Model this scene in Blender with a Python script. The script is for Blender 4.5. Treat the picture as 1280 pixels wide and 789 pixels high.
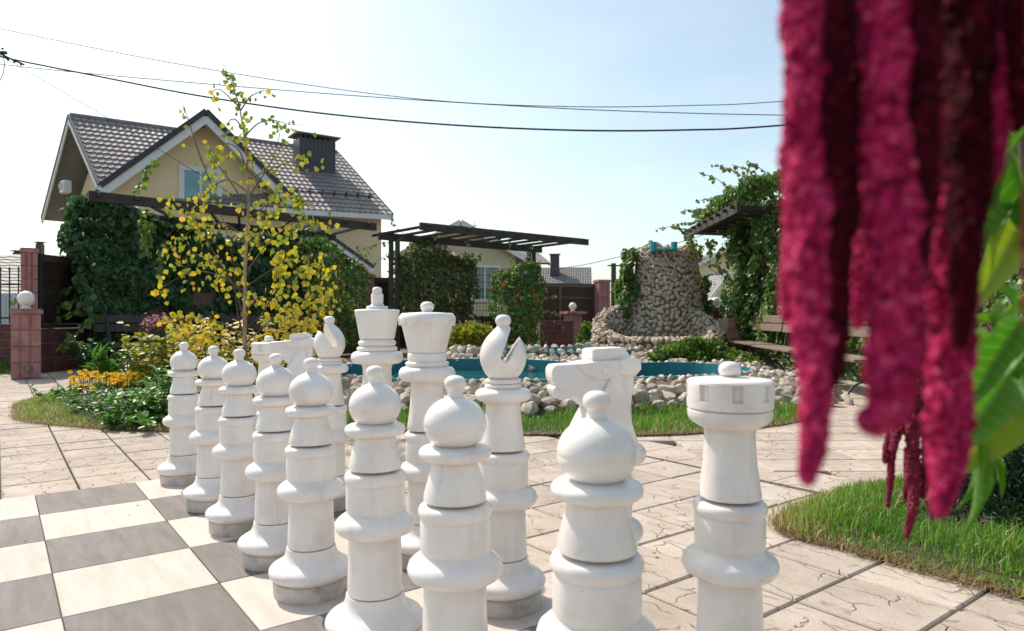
import bpy, bmesh, math, random
import numpy as np
from mathutils import Vector, Matrix, noise as mnoise

for _o in list(bpy.data.objects):
    bpy.data.objects.remove(_o)
S = bpy.context.scene
COL = S.collection
random.seed(11)
RNG = np.random.default_rng(11)
R = math.radians
PI = math.pi

# ------------------------------------------------------------ camera, sky, sun
FPX = 853.0; HC = 0.9; HY = 399.0; CX = 640.0
cam_d = bpy.data.cameras.new('camera')
cam_d.sensor_width = 36.0
cam_d.lens = FPX / 1280.0 * 36.0
cam_d.shift_y = 4.5 / 1280.0
cam_d.clip_start = 0.02
cam_d.clip_end = 2000
cam = bpy.data.objects.new('camera', cam_d); COL.objects.link(cam)
cam.location = (0, 0, HC); cam.rotation_euler = (R(90), 0, 0)
cam_d.dof.use_dof = True
cam_d.dof.focus_distance = 3.6
cam_d.dof.aperture_fstop = 5.0
S.camera = cam

SUN_EL = 48.0
SUN_AZ = -44.0      # degrees clockwise from +Y: sun to the left, behind the pieces
w = bpy.data.worlds.new('World'); S.world = w; w.use_nodes = True
nt = w.node_tree; nt.nodes.clear()
out = nt.nodes.new('ShaderNodeOutputWorld'); bg = nt.nodes.new('ShaderNodeBackground')
sky = nt.nodes.new('ShaderNodeTexSky'); sky.sky_type = 'NISHITA'; sky.sun_disc = False
sky.sun_elevation = R(SUN_EL); sky.sun_rotation = R(SUN_AZ)
sky.air_density = 1.0; sky.dust_density = 2.2; sky.ozone_density = 1.0; sky.altitude = 100
# thin high veil of cloud over the clear sky
tc = nt.nodes.new('ShaderNodeTexCoord'); mp = nt.nodes.new('ShaderNodeMapping'); mp.inputs['Scale'].default_value = (1.0, 1.0, 3.2)
nz = nt.nodes.new('ShaderNodeTexNoise'); nz.inputs['Scale'].default_value = 1.7; nz.inputs['Detail'].default_value = 6; nz.inputs['Roughness'].default_value = .55
rp = nt.nodes.new('ShaderNodeValToRGB'); rp.color_ramp.elements[0].position = .30; rp.color_ramp.elements[0].color = (.02, .02, .02, 1)
rp.color_ramp.elements[1].position = .78; rp.color_ramp.elements[1].color = (.22, .22, .22, 1)
mx = nt.nodes.new('ShaderNodeMix'); mx.data_type = 'RGBA'
mx.inputs[7].default_value = (9.2, 9.3, 9.0, 1)
nt.links.new(tc.outputs['Generated'], mp.inputs[0]); nt.links.new(mp.outputs[0], nz.inputs['Vector'])
nt.links.new(nz.outputs[0], rp.inputs[0]); nt.links.new(rp.outputs[0], mx.inputs[0])
wb = nt.nodes.new('ShaderNodeMix'); wb.data_type = 'RGBA'; wb.blend_type = 'MULTIPLY'; wb.inputs[0].default_value = 1.0; wb.inputs[7].default_value = (.98, 1.04, .94, 1)   # white balance of the air
nt.links.new(sky.outputs[0], wb.inputs[6]); nt.links.new(wb.outputs[2], mx.inputs[6]); nt.links.new(mx.outputs[2], bg.inputs[0])
bg.inputs[1].default_value = 0.120
nt.links.new(bg.outputs[0], out.inputs[0])

sd = bpy.data.lights.new('sun', 'SUN'); sd.energy = 3.2; sd.angle = R(0.6); sd.color = (1.0, .90, .79)
sun = bpy.data.objects.new('sun', sd); COL.objects.link(sun)
sdir = Vector((math.sin(R(SUN_AZ)) * math.cos(R(SUN_EL)), math.cos(R(SUN_AZ)) * math.cos(R(SUN_EL)), math.sin(R(SUN_EL))))
sun.rotation_euler = sdir.to_track_quat('Z', 'Y').to_euler()
sun.location = (-6, 6, 12)

S.render.engine = 'CYCLES'
S.view_settings.view_transform = 'Standard'; S.view_settings.look = 'None'
S.view_settings.exposure = 0.62; S.view_settings.gamma = 1.0
S.render.resolution_x = 1024; S.render.resolution_y = 631
S.cycles.max_bounces = 8; S.cycles.transparent_max_bounces = 12

# ------------------------------------------------------------ helpers
def P(px, py, Y):
    return Vector(((px - CX) / FPX * Y, Y, HC + (HY - py) / FPX * Y))
def G(px, py, z=0.0):
    Y = (HC - z) * FPX / (py - HY)
    return Vector(((px - CX) / FPX * Y, Y, z))

def thing(name, label, cat, loc=(0, 0, 0), rotz=0.0, group=None):
    o = bpy.data.objects.new(name, None); COL.objects.link(o)
    o.empty_display_size = .1
    o.location = loc; o.rotation_euler = (0, 0, rotz)
    o['label'] = label; o['category'] = cat
    if group: o['group'] = group
    return o
def tag(o, label, cat, group=None, kind=None):
    if label: o['label'] = label
    if cat: o['category'] = cat
    if group: o['group'] = group
    if kind: o['kind'] = kind
    return o

class MB:
    def __init__(s): s.v = []; s.f = []
    def add(s, vs, fs):
        n = len(s.v); s.v.extend([tuple(v) for v in vs]); s.f.extend([tuple(i + n for i in f) for f in fs]); return s
    def box(s, c, size, rz=0.0, M=None):
        hx, hy, hz = size[0] / 2, size[1] / 2, size[2] / 2
        vs = [Vector((x, y, z)) for x in (-hx, hx) for y in (-hy, hy) for z in (-hz, hz)]
        rot = M if M is not None else Matrix.Rotation(rz, 3, 'Z')
        vs = [rot @ v + Vector(c) for v in vs]
        return s.add(vs, [(0, 1, 3, 2), (4, 6, 7, 5), (0, 4, 5, 1), (2, 3, 7, 6), (0, 2, 6, 4), (1, 5, 7, 3)])
    def beam(s, a, b, wd, ht, up=(0, 0, 1)):
        a = Vector(a); b = Vector(b); d = (b - a); L = d.length; d.normalize(); up = Vector(up)
        side = d.cross(up); side.normalize(); u2 = side.cross(d)
        vs = []
        for p in (a, b):
            for i, j in ((-1, -1), (1, -1), (1, 1), (-1, 1)):
                vs.append(p + side * (i * wd / 2) + u2 * (j * ht / 2))
        return s.add(vs, [(3, 2, 1, 0), (4, 5, 6, 7), (0, 1, 5, 4), (1, 2, 6, 5), (2, 3, 7, 6), (3, 0, 4, 7)])
    def tube(s, pts, rad, n=8, caps=True):
        pts = [Vector(p) for p in pts]; N = len(pts)
        if not hasattr(rad, '__len__'): rad = [rad] * N
        ref = Vector((0, 0, 1)); rings = []
        prev = None
        for i, p in enumerate(pts):
            d = (pts[min(i + 1, N - 1)] - pts[max(i - 1, 0)]).normalized()
            if prev is None:
                a = d.cross(ref)
                if a.length < .1: a = d.cross(Vector((1, 0, 0)))
                a.normalize()
            else:
                a = prev - d * prev.dot(d); a.normalize()
            prev = a; b = d.cross(a)
            rings.append([p + (a * math.cos(2 * PI * k / n) + b * math.sin(2 * PI * k / n)) * rad[i] for k in range(n)])
        vs = [v for r in rings for v in r]
        fs = []
        for i in range(N - 1):
            for k in range(n):
                fs.append((i * n + k, i * n + (k + 1) % n, (i + 1) * n + (k + 1) % n, (i + 1) * n + k))
        if caps:
            fs.append(tuple(range(n - 1, -1, -1))); fs.append(tuple((N - 1) * n + k for k in range(n)))
        return s.add(vs, fs)
    def lathe(s, prof, n=64, c=(0, 0, 0), rf=None, cap=True):
        vs = []; fs = []
        for (r, z) in prof:
            for k in range(n):
                t = 2 * PI * k / n
                rr, zz = (r, z) if rf is None else rf(r, z, t)
                vs.append((c[0] + rr * math.cos(t), c[1] + rr * math.sin(t), c[2] + zz))
        for i in range(len(prof) - 1):
            for k in range(n):
                fs.append((i * n + k, i * n + (k + 1) % n, (i + 1) * n + (k + 1) % n, (i + 1) * n + k))
        if cap:
            fs.append(tuple(range(n - 1, -1, -1))); m = (len(prof) - 1) * n
            fs.append(tuple(m + k for k in range(n)))
        return s.add(vs, fs)
    def sphere(s, c, r, n=16, m=10, sc=(1, 1, 1)):
        prof = []
        for j in range(m + 1):
            a = -PI / 2 + PI * j / m
            prof.append((max(1e-4, r * math.cos(a)), r * math.sin(a)))
        k0 = len(s.v)
        s.lathe(prof, n)
        for i in range(k0, len(s.v)):
            v = s.v[i]; s.v[i] = (v[0] * sc[0] + c[0], v[1] * sc[1] + c[1], v[2] * sc[2] + c[2])
        return s
    def poly(s, pts, h0, h1):
        n = len(pts)
        vs = [(p[0], p[1], h0) for p in pts] + [(p[0], p[1], h1) for p in pts]
        fs = [tuple(range(n - 1, -1, -1)), tuple(range(n, 2 * n))] + [(i, (i + 1) % n, n + (i + 1) % n, n + i) for i in range(n)]
        return s.add(vs, fs)
    def extrude(s, pts, d):
        """closed outline of 3D points pushed by vector d"""
        n = len(pts); d = Vector(d)
        vs = [Vector(p) for p in pts] + [Vector(p) + d for p in pts]
        fs = [tuple(range(n - 1, -1, -1)), tuple(range(n, 2 * n))] + [(i, (i + 1) % n, n + (i + 1) % n, n + i) for i in range(n)]
        return s.add(vs, fs)
    def mesh(s, name):
        me = bpy.data.meshes.new(name); me.from_pydata([tuple(v) for v in s.v], [], s.f); me.update()
        bm = bmesh.new(); bm.from_mesh(me); bmesh.ops.recalc_face_normals(bm, faces=bm.faces); bm.to_mesh(me); bm.free()
        return me

def smooth_mesh(me, ang=40):
    me.polygons.foreach_set('use_smooth', [True] * len(me.polygons))
    bm = bmesh.new(); bm.from_mesh(me)
    lim = R(ang)
    for e in bm.edges:
        if len(e.link_faces) == 2 and e.calc_face_angle(0) > lim: e.smooth = False
    bm.to_mesh(me); bm.free()

def link(name, me, m=None, parent=None, loc=None):
    o = bpy.data.objects.new(name, me); COL.objects.link(o)
    if m is not None and len(me.materials) == 0: me.materials.append(m)
    if parent is not None: o.parent = parent
    if loc is not None: o.location = loc
    return o
def build(name, mb, m, parent=None, smooth=None, rel=True, bevel=0):
    """mb in world coordinates; when the parent is an unrotated thing the mesh is put in its frame"""
    me = mb.mesh(name)
    if parent is not None and rel:
        p = Vector(parent.location)
        if parent.parent is not None: p = p + Vector(parent.parent.location)
        M = Matrix.Rotation(-parent.rotation_euler[2], 4, 'Z') @ Matrix.Translation(-p)
        me.transform(M)
    if bevel:
        bm = bmesh.new(); bm.from_mesh(me)
        es = [e for e in bm.edges if len(e.link_faces) == 2 and e.calc_face_angle(0) > R(35)]
        bmesh.ops.bevel(bm, geom=es, offset=bevel, segments=1, affect='EDGES', clamp_overlap=True)
        bm.to_mesh(me); bm.free()
    if smooth: smooth_mesh(me, smooth)
    return link(name, me, m, parent)

def np_mesh(name, V, F, tint=None, quads=True, uv=None):
    me = bpy.data.meshes.new(name)
    V = np.asarray(V, dtype=np.float32).reshape(-1, 3); F = np.asarray(F, dtype=np.int32)
    k = F.shape[1]
    me.vertices.add(len(V)); me.vertices.foreach_set('co', V.ravel())
    me.loops.add(F.size); me.loops.foreach_set('vertex_index', F.ravel())
    me.polygons.add(len(F)); me.polygons.foreach_set('loop_start', np.arange(0, F.size, k, dtype=np.int32))
    me.update(calc_edges=True); me.validate()
    if tint is not None:
        a = me.attributes.new('tint', 'FLOAT', 'POINT'); a.data.foreach_set('value', np.asarray(tint, dtype=np.float32))
    return me

# ------------------------------------------------------------ materials
def newmat(name):
    m = bpy.data.materials.new(name); m.use_nodes = True
    m.node_tree.nodes.clear()
    return m, m.node_tree.nodes, m.node_tree.links
def ramp(N, stops, interp='LINEAR'):
    r = N.new('ShaderNodeValToRGB'); r.color_ramp.interpolation = interp
    els = r.color_ramp.elements
    while len(els) < len(stops): els.new(.5)
    for e, (p, c) in zip(els, stops): e.position = p; e.color = (c[0], c[1], c[2], 1)
    return r
def noise(N, L, vec, scale, detail=4, rough=.55, dist=0.0):
    n = N.new('ShaderNodeTexNoise'); n.inputs['Scale'].default_value = scale; n.inputs['Detail'].default_value = detail
    n.inputs['Roughness'].default_value = rough; n.inputs['Distortion'].default_value = dist
    L.new(vec, n.inputs['Vector']); return n.outputs[0]
def objcoord(N, L, sc=(1, 1, 1), rnd=True, rz=0.0):
    tc = N.new('ShaderNodeTexCoord'); mp = N.new('ShaderNodeMapping'); mp.inputs['Scale'].default_value = sc
    mp.inputs['Rotation'].default_value = (0, 0, rz)
    L.new(tc.outputs['Object'], mp.inputs[0])
    if not rnd: return mp.outputs[0]
    oi = N.new('ShaderNodeObjectInfo'); mu = N.new('ShaderNodeMath'); mu.operation = 'MULTIPLY'; mu.inputs[1].default_value = 37.0
    L.new(oi.outputs['Random'], mu.inputs[0])
    va = N.new('ShaderNodeVectorMath'); va.operation = 'ADD'; L.new(mp.outputs[0], va.inputs[0]); L.new(mu.outputs[0], va.inputs[1])
    return va.outputs[0]
def mat(name, stops, scale=6, rough=.6, bump=.2, bscale=40, sc=(1, 1, 1), metal=0.0, coat=0.0, spec=.5, vary=0.0, bdist=.004, detail=5, r2=None, rz=0.0):
    """noise-coloured principled surface; stops = list of colours spread over the noise range"""
    m, N, L = newmat(name)
    o = N.new('ShaderNodeOutputMaterial'); b = N.new('ShaderNodeBsdfPrincipled'); L.new(b.outputs[0], o.inputs[0])
    v = objcoord(N, L, sc, rz=rz)
    n = noise(N, L, v, scale, detail)
    k = len(stops)
    rr = ramp(N, [(.3 + .4 * i / max(1, k - 1), c) for i, c in enumerate(stops)])
    L.new(n, rr.inputs[0]); colr = rr.outputs[0]
    if vary:
        oi = N.new('ShaderNodeObjectInfo'); h = N.new('ShaderNodeHueSaturation')
        mr = N.new('ShaderNodeMapRange'); mr.inputs[3].default_value = 1 - vary; mr.inputs[4].default_value = 1 + vary
        L.new(oi.outputs['Random'], mr.inputs[0]); L.new(mr.outputs[0], h.inputs['Value']); L.new(colr, h.inputs['Color']); colr = h.outputs[0]
    L.new(colr, b.inputs['Base Color'])
    b.inputs['Roughness'].default_value = rough; b.inputs['Metallic'].default_value = metal
    b.inputs['Coat Weight'].default_value = coat; b.inputs['Coat Roughness'].default_value = .15
    b.inputs['Specular IOR Level'].default_value = spec
    if bump:
        n2 = noise(N, L, v, bscale, 6, .65)
        bp = N.new('ShaderNodeBump'); bp.inputs['Strength'].default_value = bump; bp.inputs['Distance'].default_value = bdist
        L.new(n2, bp.inputs['Height']); L.new(bp.outputs[0], b.inputs['Normal'])
        if r2 is not None:
            mr = N.new('ShaderNodeMapRange'); mr.inputs[1].default_value = .3; mr.inputs[2].default_value = .7
            mr.inputs[3].default_value = rough; mr.inputs[4].default_value = r2
            L.new(n, mr.inputs[0]); L.new(mr.outputs[0], b.inputs['Roughness'])
    return m
def leafmat(name, stops, rough=.45, trans=.35, source='tint', tcol=None, spec=.4):
    m, N, L = newmat(name)
    o = N.new('ShaderNodeOutputMaterial'); b = N.new('ShaderNodeBsdfPrincipled'); t = N.new('ShaderNodeBsdfTranslucent'); mixs = N.new('ShaderNodeMixShader')
    if source == 'tint':
        a = N.new('ShaderNodeAttribute'); a.attribute_name = 'tint'; f = a.outputs['Fac']
    else:
        a = N.new('ShaderNodeObjectInfo'); f = a.outputs['Random']
    k = len(stops)
    rr = ramp(N, [(i / max(1, k - 1), c) for i, c in enumerate(stops)]); L.new(f, rr.inputs[0])
    L.new(rr.outputs[0], b.inputs['Base Color']); b.inputs['Roughness'].default_value = rough; b.inputs['Specular IOR Level'].default_value = spec
    h = N.new('ShaderNodeHueSaturation'); h.inputs['Saturation'].default_value = 1.15; h.inputs['Value'].default_value = 1.5
    L.new(rr.outputs[0], h.inputs['Color']); L.new(h.outputs[0], t.inputs[0])
    mixs.inputs[0].default_value = trans
    L.new(b.outputs[0], mixs.inputs[1]); L.new(t.outputs[0], mixs.inputs[2]); L.new(mixs.outputs[0], o.inputs[0])
    return m
M = {}
def white_paint():
    m, N, L = newmat('white_gloss_paint')
    o = N.new('ShaderNodeOutputMaterial'); b = N.new('ShaderNodeBsdfPrincipled'); L.new(b.outputs[0], o.inputs[0])
    v = objcoord(N, L)
    n = noise(N, L, v, 9, 5, .6)
    r1 = ramp(N, [(.3, (.74, .67, .625)), (.5, (.83, .775, .735)), (.7, (.86, .815, .78))]); L.new(n, r1.inputs[0])
    # fine specks of dirt
    vo = N.new('ShaderNodeTexVoronoi'); vo.inputs['Scale'].default_value = 26; L.new(v, vo.inputs['Vector'])
    r2 = ramp(N, [(.03, (.8, .8, .8)), (.085, (0, 0, 0))]); L.new(vo.outputs['Distance'], r2.inputs[0])
    n3 = noise(N, L, v, 14, 3); r3 = ramp(N, [(.55, (0, 0, 0)), (.68, (1, 1, 1))]); L.new(n3, r3.inputs[0])
    mm = N.new('ShaderNodeMath'); mm.operation = 'MULTIPLY'; L.new(r2.outputs[0], mm.inputs[0]); L.new(r3.outputs[0], mm.inputs[1])
    # drip streaks
    v2 = objcoord(N, L, (30, 30, 2.2)); n4 = noise(N, L, v2, 1.0, 4, .7); r4 = ramp(N, [(.58, (0, 0, 0)), (.78, (.35, .35, .35))]); L.new(n4, r4.inputs[0])
    ad = N.new('ShaderNodeMath'); ad.operation = 'ADD'; ad.use_clamp = True; L.new(mm.outputs[0], ad.inputs[0]); L.new(r4.outputs[0], ad.inputs[1])
    mx = N.new('ShaderNodeMix'); mx.data_type = 'RGBA'; L.new(ad.outputs[0], mx.inputs[0]); L.new(r1.outputs[0], mx.inputs[6]); mx.inputs[7].default_value = (.42, .33, .26, 1)
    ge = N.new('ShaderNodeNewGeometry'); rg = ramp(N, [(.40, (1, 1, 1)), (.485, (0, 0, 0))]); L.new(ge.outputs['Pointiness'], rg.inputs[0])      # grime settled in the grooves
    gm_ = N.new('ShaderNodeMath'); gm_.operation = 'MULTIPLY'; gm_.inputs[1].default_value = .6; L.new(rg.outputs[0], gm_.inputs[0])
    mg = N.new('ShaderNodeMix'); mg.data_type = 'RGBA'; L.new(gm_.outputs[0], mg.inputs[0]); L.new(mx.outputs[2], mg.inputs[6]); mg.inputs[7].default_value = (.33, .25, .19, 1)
    L.new(mg.outputs[2], b.inputs['Base Color'])
    b.inputs['Roughness'].default_value = .36; b.inputs['Coat Weight'].default_value = .35; b.inputs['Coat Roughness'].default_value = .3
    nb = noise(N, L, v, 7, 3, .5); nb2 = noise(N, L, v, 90, 4, .6)
    bp = N.new('ShaderNodeBump'); bp.inputs['Strength'].default_value = .25; bp.inputs['Distance'].default_value = .004; L.new(nb, bp.inputs['Height'])
    bq = N.new('ShaderNodeBump'); bq.inputs['Strength'].default_value = .12; bq.inputs['Distance'].default_value = .001; L.new(nb2, bq.inputs['Height']); L.new(bp.outputs[0], bq.inputs['Normal'])
    L.new(bq.outputs[0], b.inputs['Normal'])
    return m
M['white'] = white_paint()
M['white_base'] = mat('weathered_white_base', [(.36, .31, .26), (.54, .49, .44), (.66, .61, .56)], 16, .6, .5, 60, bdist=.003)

def paving():
    m, N, L = newmat('cast_paving_slab')
    o = N.new('ShaderNodeOutputMaterial'); b = N.new('ShaderNodeBsdfPrincipled'); L.new(b.outputs[0], o.inputs[0])
    v = objcoord(N, L)
    # warped cells give the moulded crazed stone lines
    nw = N.new('ShaderNodeTexNoise'); nw.inputs['Scale'].default_value = 9; nw.inputs['Detail'].default_value = 3; L.new(v, nw.inputs['Vector'])
    sub = N.new('ShaderNodeVectorMath'); sub.operation = 'MULTIPLY_ADD'; L.new(nw.outputs['Color'], sub.inputs[0]); sub.inputs[1].default_value = (.11, .11, .0); L.new(v, sub.inputs[2])
    mp = N.new('ShaderNodeMapping'); mp.inputs['Scale'].default_value = (.62, 1.25, 0); L.new(sub.outputs[0], mp.inputs[0])
    vo = N.new('ShaderNodeTexVoronoi'); vo.feature = 'DISTANCE_TO_EDGE'; vo.inputs['Scale'].default_value = 7.5; L.new(mp.outputs[0], vo.inputs['Vector'])
    gate = noise(N, L, v, 8, 2); gr = ramp(N, [(.45, (0, 0, 0)), (.54, (1, 1, 1))]); L.new(gate, gr.inputs[0])
    cr = ramp(N, [(.0, (0, 0, 0)), (.010, (.3, .3, .3)), (.026, (1, 1, 1))]); L.new(vo.outputs['Distance'], cr.inputs[0])
    mxl = N.new('ShaderNodeMix'); mxl.data_type = 'RGBA'; L.new(gr.outputs[0], mxl.inputs[0]); mxl.inputs[6].default_value = (1, 1, 1, 1); L.new(cr.outputs[0], mxl.inputs[7])
    n1 = noise(N, L, v, 5, 6, .6)
    base = ramp(N, [(.3, (.42, .345, .285)), (.5, (.49, .415, .35)), (.72, (.56, .485, .42))]); L.new(n1, base.inputs[0])
    fine = noise(N, L, v, 160, 3, .7); fr = ramp(N, [(.35, (.78, .78, .78)), (.6, (1, 1, 1))]); L.new(fine, fr.inputs[0])
    mu0 = N.new('ShaderNodeMix'); mu0.data_type = 'RGBA'; mu0.blend_type = 'MULTIPLY'; mu0.inputs[0].default_value = 1; L.new(base.outputs[0], mu0.inputs[6]); L.new(fr.outputs[0], mu0.inputs[7])
    dirt = N.new('ShaderNodeMix'); dirt.data_type = 'RGBA'; L.new(mxl.outputs[2], dirt.inputs[0]); dirt.inputs[6].default_value = (.33, .275, .225, 1); L.new(mu0.outputs[2], dirt.inputs[7])
    # per-slab tone
    oi = N.new('ShaderNodeObjectInfo'); mr = N.new('ShaderNodeMapRange'); mr.inputs[3].default_value = .88; mr.inputs[4].default_value = 1.1; L.new(oi.outputs['Random'], mr.inputs[0])
    h = N.new('ShaderNodeHueSaturation'); L.new(mr.outputs[0], h.inputs['Value']); L.new(dirt.outputs[2], h.inputs['Color'])
    L.new(h.outputs[0], b.inputs['Base Color']); b.inputs['Roughness'].default_value = .9; b.inputs['Specular IOR Level'].default_value = .15
    bp = N.new('ShaderNodeBump'); bp.inputs['Strength'].default_value = .9; bp.inputs['Distance'].default_value = .006; L.new(mxl.outputs[2], bp.inputs['Height'])
    bq = N.new('ShaderNodeBump'); bq.inputs['Strength'].default_value = .45; bq.inputs['Distance'].default_value = .002; L.new(fine, bq.inputs['Height']); L.new(bp.outputs[0], bq.inputs['Normal'])
    L.new(bq.outputs[0], b.inputs['Normal'])
    return m
M['paving'] = paving()
def boardmat(name, stops, scratch):
    m, N, L = newmat(name)
    o = N.new('ShaderNodeOutputMaterial'); b = N.new('ShaderNodeBsdfPrincipled'); L.new(b.outputs[0], o.inputs[0])
    v = objcoord(N, L, (3, 16, 3)); n = noise(N, L, v, 1.2, 6, .65, .4)
    r = ramp(N, [(.3, stops[0]), (.5, stops[1]), (.7, stops[2])]); L.new(n, r.inputs[0])
    v2 = objcoord(N, L, (5, 30, 5), rz=.7); n2 = noise(N, L, v2, 1.6, 3, .8, 1.4); r2 = ramp(N, [(.66, (0, 0, 0)), (.74, (.6, .6, .6))]); L.new(n2, r2.inputs[0])
    v3 = objcoord(N, L); n3 = noise(N, L, v3, 3, 3); r3 = ramp(N, [(.5, (0, 0, 0)), (.65, (1, 1, 1))]); L.new(n3, r3.inputs[0])
    mm = N.new('ShaderNodeMath'); mm.operation = 'MULTIPLY'; L.new(r2.outputs[0], mm.inputs[0]); L.new(r3.outputs[0], mm.inputs[1])
    mx = N.new('ShaderNodeMix'); mx.data_type = 'RGBA'; L.new(mm.outputs[0], mx.inputs[0]); L.new(r.outputs[0], mx.inputs[6]); mx.inputs[7].default_value = (*scratch, 1)
    oi = N.new('ShaderNodeObjectInfo'); mr = N.new('ShaderNodeMapRange'); mr.inputs[3].default_value = .93; mr.inputs[4].default_value = 1.06; L.new(oi.outputs['Random'], mr.inputs[0])
    h = N.new('ShaderNodeHueSaturation'); L.new(mr.outputs[0], h.inputs['Value']); L.new(mx.outputs[2], h.inputs['Color'])
    L.new(h.outputs[0], b.inputs['Base Color']); b.inputs['Roughness'].default_value = .75; b.inputs['Specular IOR Level'].default_value = .2
    bp = N.new('ShaderNodeBump'); bp.inputs['Strength'].default_value = .25; bp.inputs['Distance'].default_value = .002; L.new(n, bp.inputs['Height']); L.new(bp.outputs[0], b.inputs['Normal'])
    return m
M['bt_dark'] = boardmat('grey_board_tile', [(.155, .137, .125), (.195, .175, .165), (.235, .215, .205)], (.13, .11, .10))
M['bt_light'] = boardmat('cream_board_tile', [(.50, .43, .375), (.57, .495, .44), (.62, .55, .495)], (.40, .33, .27))
M['grout'] = mat('dark_joint_dirt', [(.05, .04, .03), (.10, .08, .055), (.07, .06, .045)], 9, .95, .5, 60)
M['soil'] = mat('garden_soil', [(.055, .038, .025), (.11, .08, .05), (.08, .06, .04)], 12, .95, .9, 40, bdist=.02)
M['ground'] = mat('rough_ground', [(.10, .09, .05), (.16, .14, .09), (.12, .12, .06)], .8, .95, .5, 8)
M['asphalt'] = mat('worn_asphalt', [(.045, .045, .045), (.06, .058, .055)], 3, .9, .4, 80)
M['dwood'] = mat('dark_stained_wood', [(.022, .014, .012), (.040, .026, .022), (.055, .037, .032)], 3, .55, .5, 10, sc=(9, 9, 1.6), vary=.12)
M['dwood_x'] = mat('dark_stained_timber', [(.024, .016, .013), (.038, .025, .021), (.052, .036, .03)], 5, .6, .45, 14, vary=.15)
M['bench_wood'] = mat('weathered_bench_wood', [(.13, .085, .065), (.20, .14, .11), (.26, .19, .155)], 3, .6, .6, 8, sc=(9, 1.2, 9), vary=.12)
M['iron'] = mat('black_wrought_iron', [(.02, .02, .02), (.04, .037, .035)], 10, .45, .3, 60, metal=.4)
M['red_block'] = mat('dark_red_split_block', [(.075, .022, .020), (.125, .042, .036), (.16, .06, .05)], 7, .8, 1.0, 26, vary=.16, bdist=.015)
M['pink_block'] = mat('pinkish_red_block', [(.27, .115, .105), (.36, .17, .155), (.42, .215, .195)], 6, .75, .7, 30, vary=.10, bdist=.008)
M['coral_block'] = mat('coral_split_block', [(.36, .16, .12), (.48, .24, .19), (.54, .29, .24)], 6, .8, .9, 30, vary=.12, bdist=.01)
M['mortar'] = mat('grey_mortar', [(.20, .16, .14), (.30, .25, .22)], 12, .9, .5, 60)
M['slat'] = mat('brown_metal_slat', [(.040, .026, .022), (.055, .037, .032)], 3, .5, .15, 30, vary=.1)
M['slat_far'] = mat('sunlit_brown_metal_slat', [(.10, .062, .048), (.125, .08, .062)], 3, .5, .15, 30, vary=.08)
M['stone'] = mat('pale_field_stone', [(.36, .285, .22), (.54, .46, .375), (.68, .61, .52)], 7, .85, .9, 22, vary=.3, bdist=.02)
M['stone_b'] = mat('tan_rubble_stone', [(.36, .27, .19), (.54, .44, .34), (.66, .57, .46)], 8, .85, .9, 24, vary=.28, bdist=.015)
M['stone_mortar'] = mat('dark_rubble_mortar', [(.13, .10, .07), (.20, .155, .11)], 8, .95, .8, 20)
M['pool'] = mat('turquoise_pool_paint', [(.012, .13, .17), (.018, .18, .23), (.03, .25, .29)], 3, .4, .2, 12)
M['pool_top'] = mat('turquoise_trough_paint', [(.02, .28, .33), (.03, .36, .40)], 5, .5, .2, 20)
M['globe'] = mat('opal_globe_glass', [(.80, .77, .70), (.84, .81, .75)], 2, .25, 0, coat=.5)
M['plaster'] = mat('pale_ochre_render', [(.78, .60, .38), (.82, .65, .42), (.84, .68, .46)], 1.2, .9, .35, 40, bdist=.01)
M['plaster2'] = mat('cream_render', [(.60, .52, .36), (.65, .57, .41)], 1.2, .9, .2, 40)
M['wtrim'] = mat('white_trim', [(.68, .67, .68), (.76, .76, .77)], 3, .5, .1, 30)
M['soffit'] = mat('pale_soffit_board', [(.56, .53, .50), (.63, .60, .57)], 3, .6, .1, 30)
M['dtrim'] = mat('dark_verge_metal', [(.035, .032, .038), (.05, .046, .052)], 5, .4, .1, 30, metal=.3)
M['rooft'] = mat('brown_grey_metal_tile', [(.19, .165, .165), (.23, .205, .205), (.27, .24, .24)], 2.5, .6, .15, 30, spec=.3)
M['rooft2'] = mat('grey_metal_tile', [(.17, .165, .165), (.23, .22, .22)], 2.5, .65, .15, 30, spec=.3)
M['chim'] = mat('dark_chimney_cladding', [(.05, .042, .055), (.065, .055, .068)], 3, .4, .15, 30, metal=.2)
M['whitefence'] = mat('pale_plastic_fence', [(.50, .53, .56), (.60, .62, .64)], 3, .6, .1, 20)
M['wire'] = mat('black_cable', [(.03, .03, .032), (.045, .045, .045)], 4, .7, 0)
M['wire_thin'] = mat('grey_cable', [(.12, .12, .12), (.16, .16, .16)], 4, .7, 0)
M['bark'] = mat('young_birch_bark', [(.16, .10, .07), (.30, .21, .15), (.42, .33, .26)], 9, .7, .6, 30, sc=(1, 1, .5))
M['stem'] = mat('green_brown_stem', [(.07, .06, .03), (.10, .09, .04)], 9, .7, .4, 30)
M['redstem'] = mat('crimson_stem', [(.18, .03, .05), (.25, .06, .06)], 9, .6, .3, 60)
M['twig'] = mat('brown_twig', [(.09, .055, .04), (.14, .09, .07)], 9, .8, .4, 30)
M['carpaint'] = mat('white_car_paint', [(.74, .75, .76), (.78, .79, .80)], 1, .25, 0, coat=.8)
M['black_plastic'] = mat('black_plastic', [(.02, .02, .02), (.03, .03, .03)], 4, .5, .1, 40)
M['lamp'] = mat('clear_headlight', [(.6, .62, .65), (.7, .72, .74)], 4, .1, 0, coat=1)
M['rim'] = mat('alloy_rim', [(.35, .35, .36), (.45, .45, .46)], 4, .3, 0, metal=.8)
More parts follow.
